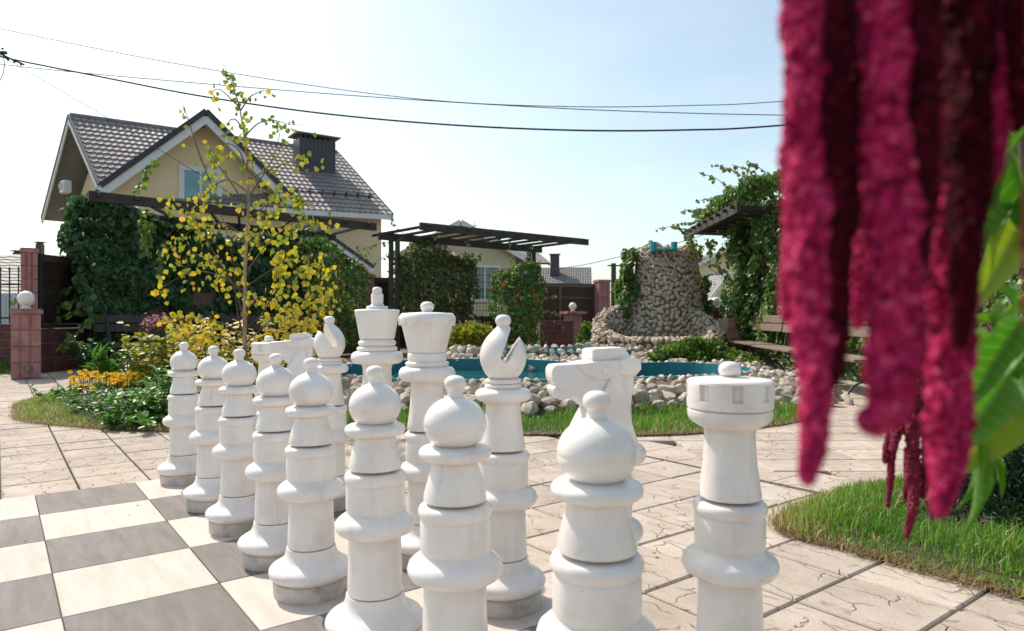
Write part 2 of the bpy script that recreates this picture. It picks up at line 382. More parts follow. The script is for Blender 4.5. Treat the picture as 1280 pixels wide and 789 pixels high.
def glassm(name, col, rough=.06):
    m, N, L = newmat(name); o = N.new('ShaderNodeOutputMaterial'); b = N.new('ShaderNodeBsdfPrincipled'); L.new(b.outputs[0], o.inputs[0])
    v = objcoord(N, L); n = noise(N, L, v, 1.3, 2); r = ramp(N, [(.35, tuple(c * .8 for c in col)), (.65, col)]); L.new(n, r.inputs[0]); L.new(r.outputs[0], b.inputs['Base Color'])
    b.inputs['Roughness'].default_value = rough; b.inputs['Specular IOR Level'].default_value = .8; b.inputs['Coat Weight'].default_value = .6
    return m
M['glass'] = glassm('window_glass', (.05, .14, .17)); M['darkglass'] = glassm('dark_car_glass', (.02, .025, .03))
M['curtain_glass'] = glassm('window_glass_with_blind', (.08, .30, .36), .12)
def waterm():
    m, N, L = newmat('pool_water'); o = N.new('ShaderNodeOutputMaterial'); b = N.new('ShaderNodeBsdfPrincipled'); L.new(b.outputs[0], o.inputs[0])
    v = objcoord(N, L, (1, 1, 1)); n = noise(N, L, v, 1.1, 3); r = ramp(N, [(.35, (.01, .10, .10)), (.65, (.018, .16, .17))]); L.new(n, r.inputs[0]); L.new(r.outputs[0], b.inputs['Base Color'])
    b.inputs['Roughness'].default_value = .05; b.inputs['Specular IOR Level'].default_value = .5
    n2 = noise(N, L, v, 9, 3, .5); bp = N.new('ShaderNodeBump'); bp.inputs['Strength'].default_value = .25; bp.inputs['Distance'].default_value = .02
    L.new(n2, bp.inputs['Height']); L.new(bp.outputs[0], b.inputs['Normal'])
    return m
M['water'] = waterm()
M['leaf_hedge'] = leafmat('deep_green_creeper_leaf', [(.024, .062, .024), (.040, .10, .036), (.06, .135, .045), (.11, .20, .055)], .36, .25, spec=.55)
M['leaf_ivy'] = leafmat('mid_green_vine_leaf', [(.05, .11, .03), (.085, .17, .045), (.14, .24, .065), (.22, .27, .09), (.30, .24, .12)], .42, .35)
M['leaf_mix'] = leafmat('autumn_rose_leaf', [(.05, .085, .03), (.08, .13, .045), (.13, .15, .06), (.17, .10, .06), (.22, .18, .09)], .5, .25)
M['leaf_shrub'] = leafmat('fresh_green_leaf', [(.04, .09, .02), (.07, .15, .03), (.12, .20, .04), (.20, .25, .05)], .45, .35)
M['leaf_bed'] = leafmat('bed_plant_leaf', [(.05, .14, .03), (.085, .21, .04), (.13, .28, .06), (.21, .32, .10)], .45, .3)
M['leaf_yg'] = leafmat('yellow_green_leaf', [(.12, .17, .03), (.20, .25, .04), (.32, .30, .05), (.40, .34, .06)], .5, .35)
M['leaf_birch'] = leafmat('birch_leaf_cluster', [(.17, .22, .04), (.36, .37, .06), (.56, .46, .08), (.64, .44, .08), (.62, .32, .09)], .5, .32)
M['leaf_birch_o'] = leafmat('birch_leaf', [(.15, .20, .04), (.30, .33, .05), (.46, .42, .07), (.60, .46, .08), (.62, .38, .09)], .5, .32, 'obj')
M['leaf_grey'] = leafmat('silvery_leaf', [(.14, .18, .12), (.22, .27, .20)], .6, .2)
M['juniper'] = leafmat('dark_juniper_needle', [(.008, .022, .012), (.018, .042, .02), (.03, .06, .03)], .5, .15)
M['grass'] = leafmat('lawn_grass', [(.045, .14, .015), (.08, .22, .025), (.14, .29, .04), (.30, .34, .09), (.46, .37, .19)], .5, .35)
M['grass_dry'] = leafmat('dry_grass', [(.20, .13, .06), (.32, .22, .11), (.16, .15, .05), (.42, .31, .18)], .6, .3)
M['petal_y'] = leafmat('yellow_petal', [(.72, .44, .0), (.80, .56, .01), (.84, .66, .04)], .6, .25, spec=.1)
M['petal_pink'] = leafmat('mauve_flower', [(.25, .07, .12), (.38, .13, .20), (.45, .22, .28)], .6, .25)
M['petal_red'] = leafmat('red_orange_flower', [(.60, .05, .04), (.70, .12, .05), (.72, .20, .10)], .5, .25)
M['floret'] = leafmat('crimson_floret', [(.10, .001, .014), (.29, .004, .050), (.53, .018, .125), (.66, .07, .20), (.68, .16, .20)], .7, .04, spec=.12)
M['floret_shade'] = leafmat('shaded_crimson_floret', [(.010, .0004, .002), (.035, .0008, .005), (.09, .002, .014), (.20, .01, .03)], .7, .02, spec=.08)  # near-black crimson, the shade between and on tassels put into the colour
M['floret_mid'] = leafmat('mid_crimson_floret', [(.09, .003, .014), (.17, .006, .028), (.30, .02, .06), (.48, .12, .14)], .6, .05, spec=.25)
def bigleaf():
    m, N, L = newmat('amaranth_leaf')
    o = N.new('ShaderNodeOutputMaterial'); b = N.new('ShaderNodeBsdfPrincipled'); t = N.new('ShaderNodeBsdfTranslucent'); mixs = N.new('ShaderNodeMixShader')
    uv = N.new('ShaderNodeUVMap'); sp = N.new('ShaderNodeSeparateXYZ'); L.new(uv.outputs[0], sp.inputs[0])
    ab = N.new('ShaderNodeMath'); ab.operation = 'ABSOLUTE'; L.new(sp.outputs[0], ab.inputs[0])       # |u| from the midrib
    k = N.new('ShaderNodeMath'); k.operation = 'MULTIPLY_ADD'; L.new(ab.outputs[0], k.inputs[0]); k.inputs[1].default_value = -.34; L.new(sp.outputs[1], k.inputs[2])
    fr = N.new('ShaderNodeMath'); fr.operation = 'MULTIPLY'; fr.inputs[1].default_value = 62; L.new(k.outputs[0], fr.inputs[0])
    sn = N.new('ShaderNodeMath'); sn.operation = 'SINE'; L.new(fr.outputs[0], sn.inputs[0])
    rv = ramp(N, [(.90, (0, 0, 0)), (.99, (1, 1, 1))]); L.new(sn.outputs[0], rv.inputs[0])
    rm = ramp(N, [(.0, (1, 1, 1)), (.05, (0, 0, 0))]); L.new(ab.outputs[0], rm.inputs[0])
    vein = N.new('ShaderNodeMath'); vein.operation = 'MAXIMUM'; L.new(rv.outputs[0], vein.inputs[0]); L.new(rm.outputs[0], vein.inputs[1])
    oi = N.new('ShaderNodeObjectInfo'); rr = ramp(N, [(0, (.035, .13, .012)), (.35, (.06, .19, .018)), (.75, (.09, .23, .022)), (1, (.20, .29, .03))]); L.new(oi.outputs['Random'], rr.inputs[0])
    v = objcoord(N, L); nn = noise(N, L, v, 30, 4); rn = ramp(N, [(.62, (0, 0, 0)), (.76, (.55, .55, .55))]); L.new(nn, rn.inputs[0])
    m1 = N.new('ShaderNodeMix'); m1.data_type = 'RGBA'; L.new(rn.outputs[0], m1.inputs[0]); L.new(rr.outputs[0], m1.inputs[6]); m1.inputs[7].default_value = (.30, .25, .08, 1)
    m2 = N.new('ShaderNodeMix'); m2.data_type = 'RGBA'; ms = N.new('ShaderNodeMath'); ms.operation = 'MULTIPLY'; ms.inputs[1].default_value = .45; L.new(vein.outputs[0], ms.inputs[0]); L.new(ms.outputs[0], m2.inputs[0]); L.new(m1.outputs[2], m2.inputs[6]); m2.inputs[7].default_value = (.30, .38, .14, 1)
    L.new(m2.outputs[2], b.inputs['Base Color']); b.inputs['Roughness'].default_value = .45
    h2 = N.new('ShaderNodeHueSaturation'); h2.inputs['Value'].default_value = 1.35; h2.inputs['Saturation'].default_value = 1.1; L.new(m2.outputs[2], h2.inputs['Color']); L.new(h2.outputs[0], t.inputs[0]); mixs.inputs[0].default_value = .42
    bp = N.new('ShaderNodeBump'); bp.inputs['Strength'].default_value = .6; bp.inputs['Distance'].default_value = .003; bp.invert = True; L.new(vein.outputs[0], bp.inputs['Height']); L.new(bp.outputs[0], b.inputs['Normal'])
    L.new(b.outputs[0], mixs.inputs[1]); L.new(t.outputs[0], mixs.inputs[2]); L.new(mixs.outputs[0], o.inputs[0])
    return m
M['bigleaf'] = bigleaf()

# ------------------------------------------------------------ foliage tools
LEAF = np.array([(0, 0, 0), (-.40, .30, .10), (-.30, .68, .08), (0, 1, -.05), (.30, .68, .08), (.40, .30, .10)], dtype=float)
LEAF_F = np.array([(0, 3, 2, 1), (0, 5, 4, 3)])
def unit(a):
    return a / np.maximum(1e-9, np.linalg.norm(a, axis=-1, keepdims=True))
def leaf_mesh(name, C, D, Nn, size, tint, width=1.0):
    """C centres, D tip directions, Nn face normals, size per leaf"""
    C = np.asarray(C, float); n = len(C)
    D = unit(np.asarray(D, float)); Nn = np.asarray(Nn, float)
    Sd = unit(np.cross(D, Nn)); Nn = np.cross(Sd, D)
    size = np.broadcast_to(np.asarray(size, float), (n,))[:, None, None]
    T = LEAF[None]
    V = C[:, None, :] + size * (Sd[:, None, :] * T[..., 0:1] * width + D[:, None, :] * T[..., 1:2] + Nn[:, None, :] * T[..., 2:3])
    F = (LEAF_F[None] + (np.arange(n) * 6)[:, None, None]).reshape(-1, 4)
    return np_mesh(name, V.reshape(-1, 3), F, np.repeat(tint, 6))
def rand_dirs(n, down=0.0, out=None, spread=1.0):
    d = RNG.normal(size=(n, 3)) * spread
    if out is not None: d = d + out
    d[:, 2] -= down
    return unit(d)
def blades(name, XY, z, h, wdt, tint, lean=.5):
    n = len(XY); a = RNG.uniform(0, 2 * PI, n); l = np.abs(RNG.normal(0, lean, n)) * h
    dx, dy = np.cos(a), np.sin(a)
    b = a + PI / 2 + RNG.normal(0, .6, n); sx, sy = np.cos(b) * wdt / 2, np.sin(b) * wdt / 2
    z = np.broadcast_to(z, (n,))
    P0 = np.stack([XY[:, 0] - sx, XY[:, 1] - sy, z], 1); P1 = np.stack([XY[:, 0] + sx, XY[:, 1] + sy, z], 1)
    mx = XY[:, 0] + dx * l * .35; my = XY[:, 1] + dy * l * .35; mz = z + h * .6
    P2 = np.stack([mx + sx * .8, my + sy * .8, mz], 1); P3 = np.stack([mx - sx * .8, my - sy * .8, mz], 1)
    P4 = np.stack([XY[:, 0] + dx * l + sx * .1, XY[:, 1] + dy * l + sy * .1, z + h * np.sqrt(np.maximum(.15, 1 - (l / np.maximum(h, 1e-4)) ** 2 * .5))], 1)
    P5 = P4 - np.stack([sx, sy, sx * 0], 1) * .2
    V = np.stack([P0, P1, P2, P3, P4, P5], 1).reshape(-1, 3)
    F = (np.array([(0, 1, 2, 3), (3, 2, 4, 5)])[None] + (np.arange(n) * 6)[:, None, None]).reshape(-1, 4)
    return np_mesh(name, V, F, np.repeat(tint, 6))
def in_poly(X, Y, poly):
    ins = np.zeros(len(X), bool); n = len(poly)
    for i in range(n):
        x1, y1 = poly[i]; x2, y2 = poly[(i + 1) % n]
        c = ((y1 > Y) != (y2 > Y)) & (X < (x2 - x1) * (Y - y1) / ((y2 - y1) or 1e-9) + x1)
        ins ^= c
    return ins
def poly_pts(poly, n):
    poly = np.array(poly); lo, hi = poly.min(0), poly.max(0); out = np.zeros((0, 2))
    while len(out) < n:
        q = RNG.uniform(lo, hi, (n * 2, 2)); out = np.vstack([out, q[in_poly(q[:, 0], q[:, 1], poly)]])
    return out[:n]
def edge_dist(XY, poly):
    d = np.full(len(XY), 1e9); n = len(poly)
    for i in range(n):
        a = np.array(poly[i]); b = np.array(poly[(i + 1) % n]); ab = b - a
        t = np.clip(((XY - a) @ ab) / (ab @ ab), 0, 1)
        d = np.minimum(d, np.linalg.norm(XY - (a + t[:, None] * ab), axis=1))
    return d
def spline(pts, n, closed=True):
    pts = [np.array(p, float) for p in pts]; m = len(pts); o = []
    for i in range(m if closed else m - 1):
        g = lambda k: pts[k % m] if closed else pts[min(max(k, 0), m - 1)]
        p0, p1, p2, p3 = g(i - 1), g(i), g(i + 1), g(i + 2)
        for j in range(n):
            t = j / n
            o.append(.5 * ((2 * p1) + (-p0 + p2) * t + (2 * p0 - 5 * p1 + 4 * p2 - p3) * t * t + (-p0 + 3 * p1 - 3 * p2 + p3) * t ** 3))
    if not closed: o.append(pts[-1])
    return o
# rock shapes shared by every stone
def rock_mesh(name, seed, sub=2, flat=.65, m=None):
    bm = bmesh.new(); bmesh.ops.create_icosphere(bm, subdivisions=sub, radius=.5)
    rnd = random.Random(seed); off = Vector((rnd.uniform(0, 50), rnd.uniform(0, 50), rnd.uniform(0, 50)))
    planes = [Vector((rnd.uniform(-1, 1), rnd.uniform(-1, 1), rnd.uniform(-1, 1))).normalized() for _ in range(9)]
    for v in bm.verts:
        for p in planes:
            d = v.co.dot(p)
            if d > .31: v.co -= p * (d - .31) * .97
        v.co += v.co.normalized() * (mnoise.noise(v.co * 2.4 + off) * .10 + mnoise.noise(v.co * 6 + off) * .03)
        v.co.z *= flat; v.co.y *= .85
    me = bpy.data.meshes.new(name); bm.to_mesh(me); bm.free()
    smooth_mesh(me, 11)
    if m: me.materials.append(m)
    return me
# ============================================================ THE GROUND
U = Vector((.603, -.798, 0)).normalized(); Vv = Vector((-U.y, U.x, 0)); OB = Vector((-2.073, 3.747, 0)); SQ = .4475
BANG = math.atan2(U.y, U.x)
def UV(u, v, z=0.0): return OB + U * (u * SQ) + Vv * (v * SQ) + Vector((0, 0, z))
def to_uv(X, Y):
    dx, dy = X - OB.x, Y - OB.y
    return dx * U.x + dy * U.y, dx * Vv.x + dy * Vv.y

g = MB(); g.add([(-400, -200, -.09), (400, -200, -.09), (400, 800, -.09), (-400, 800, -.09)], [(0, 1, 2, 3)])
build('ground', g, M['ground'])['kind'] = 'structure'
paved = MB(); paved.add([(-14, -4, -.045), (9, -4, -.045), (9, 19, -.045), (-14, 19, -.045)], [(0, 1, 2, 3)])
paving = build('paving', paved, M['grout']); paving['kind'] = 'structure'

BED = [(-4.75, 6.55), (-4.35, 6.05), (-3.7, 5.72), (-3.0, 5.52), (-2.3, 5.42), (-1.7, 5.6), (-1.5, 6.4), (-1.9, 8.2), (-2.6, 10.4), (-4.3, 10.6), (-5.6, 9.6), (-5.5, 8.2), (-5.2, 7.2)]
POOL_IN = [(-2.3, 8.3), (-1.95, 7.35), (-.9, 6.85), (.3, 6.85), (1.3, 7.15), (2.2, 7.45), (2.85, 8.1), (2.8, 8.9), (2.3, 9.5), (1.5, 9.3), (.9, 9.5), (.25, 10.1), (-.9, 10.3), (-1.9, 9.6)]
POOL_IN = [tuple(p) for p in spline(POOL_IN, 6)]
def offset_poly(poly, fn):
    n = len(poly); o = []
    for i, p in enumerate(poly):
        a = np.array(poly[i - 1]); b = np.array(poly[(i + 1) % n]); t = b - a; t /= np.linalg.norm(t); nn = np.array((t[1], -t[0]))
        o.append(tuple(np.array(p) + nn * fn(p)))
    return o
_ar = sum(POOL_IN[i][0] * POOL_IN[(i + 1) % len(POOL_IN)][1] - POOL_IN[(i + 1) % len(POOL_IN)][0] * POOL_IN[i][1] for i in range(len(POOL_IN)))
if _ar < 0: POOL_IN.reverse()
def rock_w(p):
    w = .55
    if p[0] > 1.6 and p[1] < 9.6: w = .55 + .35 * min(1, (p[0] - 1.6))
    return w
POOL_OUT = offset_poly(POOL_IN, rock_w)
STRIP = [(-2.6, 6.6), (-1.6, 5.75), (-.6, 5.42), (.4, 5.3), (1.3, 5.32), (2.2, 5.75), (2.85, 6.4), (3.3, 7.3), (3.75, 8.6), (3.7, 9.8), (3.2, 10.4), (1.5, 10.2), (0, 8.5), (-2.4, 8.5)]
STRIP = [tuple(p) for p in spline(STRIP, 4)]
RBED = [(1.155, 2.94), (1.45, 3.30), (1.9, 3.64), (2.6, 3.86), (3.6, 3.9), (4.6, 3.2), (4.4, 1.6), (3.2, .9), (2.45, 1.3), (2.0, 1.75), (1.62, 2.24), (1.3, 2.68)]

# ---- slabs: board-aligned within the chess court, square to the view beyond it
T = .34
def slab_mesh(name):
    bm = bmesh.new(); a = (T - .010) / 2; c = .005; zt = 0.0; zb = -.035
    rings = [[(-a, -a, zb), (a, -a, zb), (a, a, zb), (-a, a, zb)], [(-a, -a, zt - c), (a, -a, zt - c), (a, a, zt - c), (-a, a, zt - c)], [(-a + c, -a + c, zt), (a - c, -a + c, zt), (a - c, a - c, zt), (-a + c, a - c, zt)]]
    vs = [[bm.verts.new(p) for p in r] for r in rings]
    for i in range(2):
        for k in range(4): bm.faces.new((vs[i][k], vs[i][(k + 1) % 4], vs[i + 1][(k + 1) % 4], vs[i + 1][k]))
    bm.faces.new(vs[2]); me = bpy.data.meshes.new(name); bm.to_mesh(me); bm.free(); return me
slab = slab_mesh('paving_slab'); slab.materials.append(M['paving'])
VB = 3.03; Z0 = -.008
cells = []
u0, v0 = to_uv(-2.286, 3.616)
for i in range(-60, 60):
    for j in range(-45, 60):
        uu = u0 + (i + .5) * T; vv = v0 + (j + .5) * T
        p = OB + U * uu + Vv * vv
        if vv > VB - T * .30 or not (-10.5 < p.x < 7 and -1.5 < p.y < 15.5): continue
        cells.append((p.x, p.y, BANG))
for i in range(-40, 40):
    for j in range(0, 60):
        x = 1.22 + (i + .5) * T; y = (j + .5) * T
        uu, vv = to_uv(x, y)
        if vv < VB + T * .52 or not (-10.5 < x < 7 and y < 16): continue
        cells.append((x, y, 0.0))
C0 = np.array([(c[0], c[1]) for c in cells])
uvc = np.array([to_uv(x, y) for x, y in C0])
drop = (uvc[:, 0] > .3) & (uvc[:, 0] < 8 * SQ - .3) & (uvc[:, 1] > -6 * SQ + .3) & (uvc[:, 1] < 2 * SQ - .3)
for poly in (BED, STRIP, POOL_OUT, RBED):
    drop |= in_poly(C0[:, 0], C0[:, 1], poly) & (edge_dist(C0, poly) > .28)
cells = [c for c, d in zip(cells, drop) if not d]
def inview(x, y, m=0.25):
    return y > .6 and abs(x) < (.75 * y + m)
vis = sorted([c for c in cells if inview(c[0], c[1]) and c[1] > 1.7], key=lambda c: c[0] ** 2 + c[1] ** 2)
near = set(vis[:300])
rnd = random.Random(4)
for c in near:
    o = link('paving_slab', slab, None, paving, (c[0], c[1], Z0 + .045 * 0 + rnd.uniform(-.0022, .0022)))
    o.rotation_euler = (rnd.uniform(-.003, .003), rnd.uniform(-.003, .003), c[2] + rnd.choice((0, PI)) + rnd.uniform(-.004, .004))
far = MB(); sv = [v.co.copy() for v in slab.vertices]; sf = [tuple(p.vertices) for p in slab.polygons]
for c in cells:
    if c in near: continue
    Mx = Matrix.Translation((c[0], c[1], Z0 + rnd.uniform(-.002, .002))) @ Matrix.Rotation(c[2] + rnd.uniform(-.004, .004), 4, 'Z')
    far.add([Mx @ v for v in sv], sf)
fo = build('paving_slab', far, M['paving'], paving); fo['kind'] = 'stuff'
# wedge pieces closing the change of direction
wd = MB()
for k in range(-4, 34):
    uu = -1.0 + k * T
    a = OB + U * uu + Vv * (VB - .16); b = OB + U * (uu + T - .008) + Vv * (VB - .16); c = OB + U * (uu + T - .008) + Vv * (VB + .26); d = OB + U * uu + Vv * (VB + .26)
    wd.poly([(p.x, p.y) for p in (a, b, c, d)], -.04, Z0 - .006)
o = build('cut_slab', wd, M['paving'], paving); o['kind'] = 'stuff'

# ---- chessboard set in the paving
board = thing('chessboard', 'large outdoor chessboard of cream and grey square tiles set in the paving', 'chessboard', tuple(UV(4, -2, 0)), 0)
bb = MB(); bb.poly([(p.x, p.y) for p in (UV(-.02, -6.02), UV(8.02, -6.02), UV(8.02, 2.02), UV(-.02, 2.02))], -.04, -.006)
build('tile_bed', bb, M['grout'], board)
bt = MB(); h = SQ / 2 - .0016; bt.box((0, 0, -.012), (2 * h, 2 * h, .024))
btm = bt.mesh('board_tile')
_bm = bmesh.new(); _bm.from_mesh(btm); bmesh.ops.bevel(_bm, geom=[e for e in _bm.edges if all(v.co.z > -.001 for v in e.verts)], offset=.002, segments=1, affect='EDGES'); _bm.to_mesh(btm); _bm.free()
btd = btm.copy(); btm.materials.append(M['bt_light']); btd.materials.append(M['bt_dark'])
for i in range(8):
    for j in range(-6, 2):
        me = btm if (i + j) % 2 == 0 else btd
        p = UV(i + .5, j + .5, .004 + rnd.uniform(-.0008, .0008))
        o = link('board_tile', me, None, board, p - Vector(board.location)); o.rotation_euler = (0, 0, BANG + rnd.choice((0, PI)))

# ============================================================ CHESS PIECES
BASE = [(.118, 0), (.119, .008), (.120, .047), (.1165, .050), (.1165, .054), (.123, .057), (.1305, .063), (.134, .073), (.1325, .083), (.126, .091), (.115, .098), (.101, .106), (.092, .113), (.085, .122), (.081, .133), (.0785, .145), (.078, .150)]
FOOT = [b for b in BASE if b[1] <= .052]; BULGE = [(.113, .049)] + [b for b in BASE if b[1] >= .054]
SHAFT = [(.060, .1515), (.0745, .153), (.075, .156), (.0735, .20), (.0715, .26), (.0705, .303), (.073, .306), (.086, .310), (.100, .3175), (.107, .328), (.108, .337), (.104, .349), (.094, .358), (.084, .364), (.0785, .371), (.0770, .375), (.0785, .379), (.0790, .386), (.0790, .436), (.0780, .444), (.0765, .4475), (.0795, .451), (.0825, .457), (.0835, .465), (.0815, .473), (.076, .4785), (.066, .4805), (.050, .481)]
def ell(r0, z0, rr, rz, a0, a1, n):
    return [(r0 + rr * math.cos(R(a0 + (a1 - a0) * i / n)), z0 + rz * math.sin(R(a0 + (a1 - a0) * i / n))) for i in range(n + 1)]
PAWN_BELL = [(.048, .4870), (.0690, .4878), (.0715, .492), (.0700, .503), (.0655, .522), (.060, .541), (.0555, .558), (.053, .570), (.053, .576), (.058, .579)] + ell(.066, .594, .0165, .0145, -80, 85, 10) + [(.052, .610), (.045, .612)]
PAWN_BALL = [(.040, .6115), (.0465, .6125), (.0550, .6190), (.0630, .6290), (.0685, .6420), (.0708, .6530), (.0702, .6546), (.0702, .6556), (.0709, .6572)] + [(.0710 * math.cos(R(a)), .659 + .0615 * math.sin(R(a))) for a in range(4, 73, 7)] + [(.0195, .7195), (.0182, .7225), (.0178, .7275), (.0180, .7340)]
KNOB = lambda z: [(.0180, z), (.0215, z + .0035), (.0245, z + .0095), (.0253, z + .0155), (.0243, z + .0215), (.0205, z + .0275), (.0145, z + .0318), (.0075, z + .0338), (.0005, z + .0343)]
BISHOP_BELL = [(.048, .4870), (.0680, .4878), (.0705, .492), (.0685, .505), (.064, .53), (.0595, .565), (.056, .60), (.0545, .622), (.0555, .632), (.060, .638)] + ell(.0705, .6575, .0185, .0185, -78, 84, 10) + [(.062, .678), (.0565, .680)] + ell(.0545, .6865, .005, .0062, -80, 80, 5) + [(.0515, .694)] + ell(.053, .701, .0045, .0060, -80, 80, 5) + [(.048, .709), (.042, .710)]
BISHOP_HEAD = [(.040, .710), (.046, .712), (.055, .722), (.063, .735), (.070, .752), (.0735, .768), (.0740, .782), (.0715, .800), (.065, .818), (.055, .835), (.043, .849), (.033, .859), (.0255, .866), (.021, .871), (.0195, .876)]
QUEEN_BELL = [(.048, .4870), (.072, .4878), (.0745, .493), (.072, .51), (.067, .545), (.063, .59), (.0605, .635), (.060, .655), (.064, .664)] + ell(.0835, .6935, .0215, .0255, -82, 80, 12) + [(.080, .7195), (.0765, .722)] + ell(.0755, .7305, .0055, .0075, -80, 80, 5) + [(.0715, .7395), (.0705, .742), (.0715, .745), (.0725, .750), (.0725, .766), (.0700, .770), (.0660, .7715)]
QUEEN_CROWN = [(.0655, .7715), (.0690, .774), (.0715, .780), (.0775, .806), (.0875, .846), (.0985, .888), (.1005, .897), (.100, .902), (.0915, .9155), (.089, .9170), (.060, .9195), (.026, .9215), (.0185, .923), (.0175, .927)]
KING_CROWN = [(.0665, .812), (.0715, .815), (.0735, .820), (.0785, .850), (.0860, .892), (.0935, .926), (.0940, .931), (.091, .9345), (.070, .9365), (.046, .9375), (.0445, .940), (.0450, .947), (.042, .950), (.028, .9515)]
KING_BELL = [(.048, .4870), (.072, .4878), (.0745, .493), (.072, .51), (.067, .55), (.063, .60), (.0600, .65), (.0590, .685), (.062, .700), (.068, .708)] + ell(.086, .735, .0225, .0255, -80, 80, 12) + [(.082, .7615)] + ell(.0790, .7710, .0055, .0085, -80, 80, 5) + [(.073, .781), (.0725, .785)] + ell(.0745, .795, .0045, .0080, -80, 80, 5) + [(.0715, .805), (.0710, .810), (.062, .812)]
ROOK_BELL = [(.048, .4870), (.0680, .4878), (.0705, .492), (.0690, .502), (.0650, .53), (.0605, .565), (.0580, .60), (.0570, .628), (.0570, .640), (.0600, .646), (.072, .652), (.084, .659), (.0915, .667), (.0945, .676), (.0945, .687), (.0915, .6895), (.085, .690)]
ROOK_TOP = [(.085, .690), (.0925, .691), (.0955, .694), (.0960, .700), (.0960, .711), (.0965, .713), (.0970, .744), (.0970, .748), (.0955, .754), (.091, .7575), (.070, .760), (.030, .7625), (.018, .764), (.0155, .767), (.0150, .772)]
KNIGHT_BELL = [(.048, .4870), (.073, .4878), (.0755, .492), (.073, .500), (.0715, .508), (.078, .514)] + ell(.094, .540, .021, .024, -75, 80, 10) + [(.088, .566), (.082, .569), (.070, .570)]
PAWN_BALL = [p for p in PAWN_BALL if p[0]]
def lm(name, prof, m, n=72, rf=None, ang=38):
    b = MB(); b.lathe(prof, n, rf=rf); me = b.mesh(name); smooth_mesh(me, ang); me.materials.append(m); return me
ms = {}
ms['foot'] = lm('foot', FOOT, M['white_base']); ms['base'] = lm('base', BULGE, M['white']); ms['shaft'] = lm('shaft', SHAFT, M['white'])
ms['pawn_bell'] = lm('neck', PAWN_BELL, M['white']); ms['pawn_ball'] = lm('head', PAWN_BALL, M['white'])
ms['knob_pawn'] = lm('knob', KNOB(.7340), M['white'], 40)
ms['bishop_bell'] = lm('neck', BISHOP_BELL, M['white']); ms['knob_bishop'] = lm('knob', KNOB(.8755), M['white'], 40)
ms['queen_bell'] = lm('neck', QUEEN_BELL, M['white']); ms['queen_crown'] = lm('crown', QUEEN_CROWN, M['white'], 96, ang=50)
ms['knob_queen'] = lm('knob', KNOB(.9265), M['white'], 40)
ms['king_bell'] = lm('neck', KING_BELL, M['white']); ms['king_crown'] = lm('crown', KING_CROWN, M['white'], 96, ang=50)
ms['rook_bell'] = lm('neck', ROOK_BELL, M['white']); ms['knob_rook'] = lm('knob', KNOB(.7640)[1:], M['white'], 40)
ms['knight_bell'] = lm('neck', KNIGHT_BELL, M['white'])
# scalloped lip of the queen's crown
def scal(r, z, t):
    return (r, z) if z > .893 else (r, z - .021 * abs(math.sin(t * 7)) ** .6)
lip = [(.092, .893), (.1040, .8925), (.1068, .896), (.1050, .903), (.0985, .9125), (.0945, .9165), (.090, .9180)]
ms['queen_lip'] = lm('scalloped_lip', lip, M['white'], 192, scal, 45)
# rook battlement notches
def notch(r, z, t):
    if .7125 < z < .7485:
        a = (t / (2 * PI) * 8) % 1.0
        if abs(a - .5) < .155: return (.0885, z)
    return (r, z)
prof = []
for p in ROOK_TOP:
    prof.append(p)
prof = [(.085, .690), (.0925, .691), (.0955, .694), (.0960, .700), (.0960, .7120), (.0962, .7130), (.0964, .722), (.0968, .736), (.0970, .7480), (.0968, .7492), (.0955, .754), (.091, .7575), (.070, .760), (.030, .7625), (.018, .764), (.0155, .767), (.0150, .772)]
ms['rook_top'] = lm('battlement', prof, M['white'], 192, notch, 30)
# king's finial: eight-sided post with a small cap
fb = MB(); fb.lathe([(.019, .951), (.0265, .953), (.0275, .956), (.0235, .961), (.0225, .964), (.0255, .967), (.0255, .998), (.0235, 1.001)], 8)
ms['king_post'] = fb.mesh('finial'); smooth_mesh(ms['king_post'], 20); ms['king_post'].materials.append(M['white'])
ms['king_cap'] = lm('knob', [(.017, 1.001), (.0205, 1.003), (.0215, 1.007), (.0185, 1.010), (.0175, 1.012), (.0205, 1.0155), (.0195, 1.0225), (.0135, 1.0285), (.0005, 1.031)], M['white'], 32)

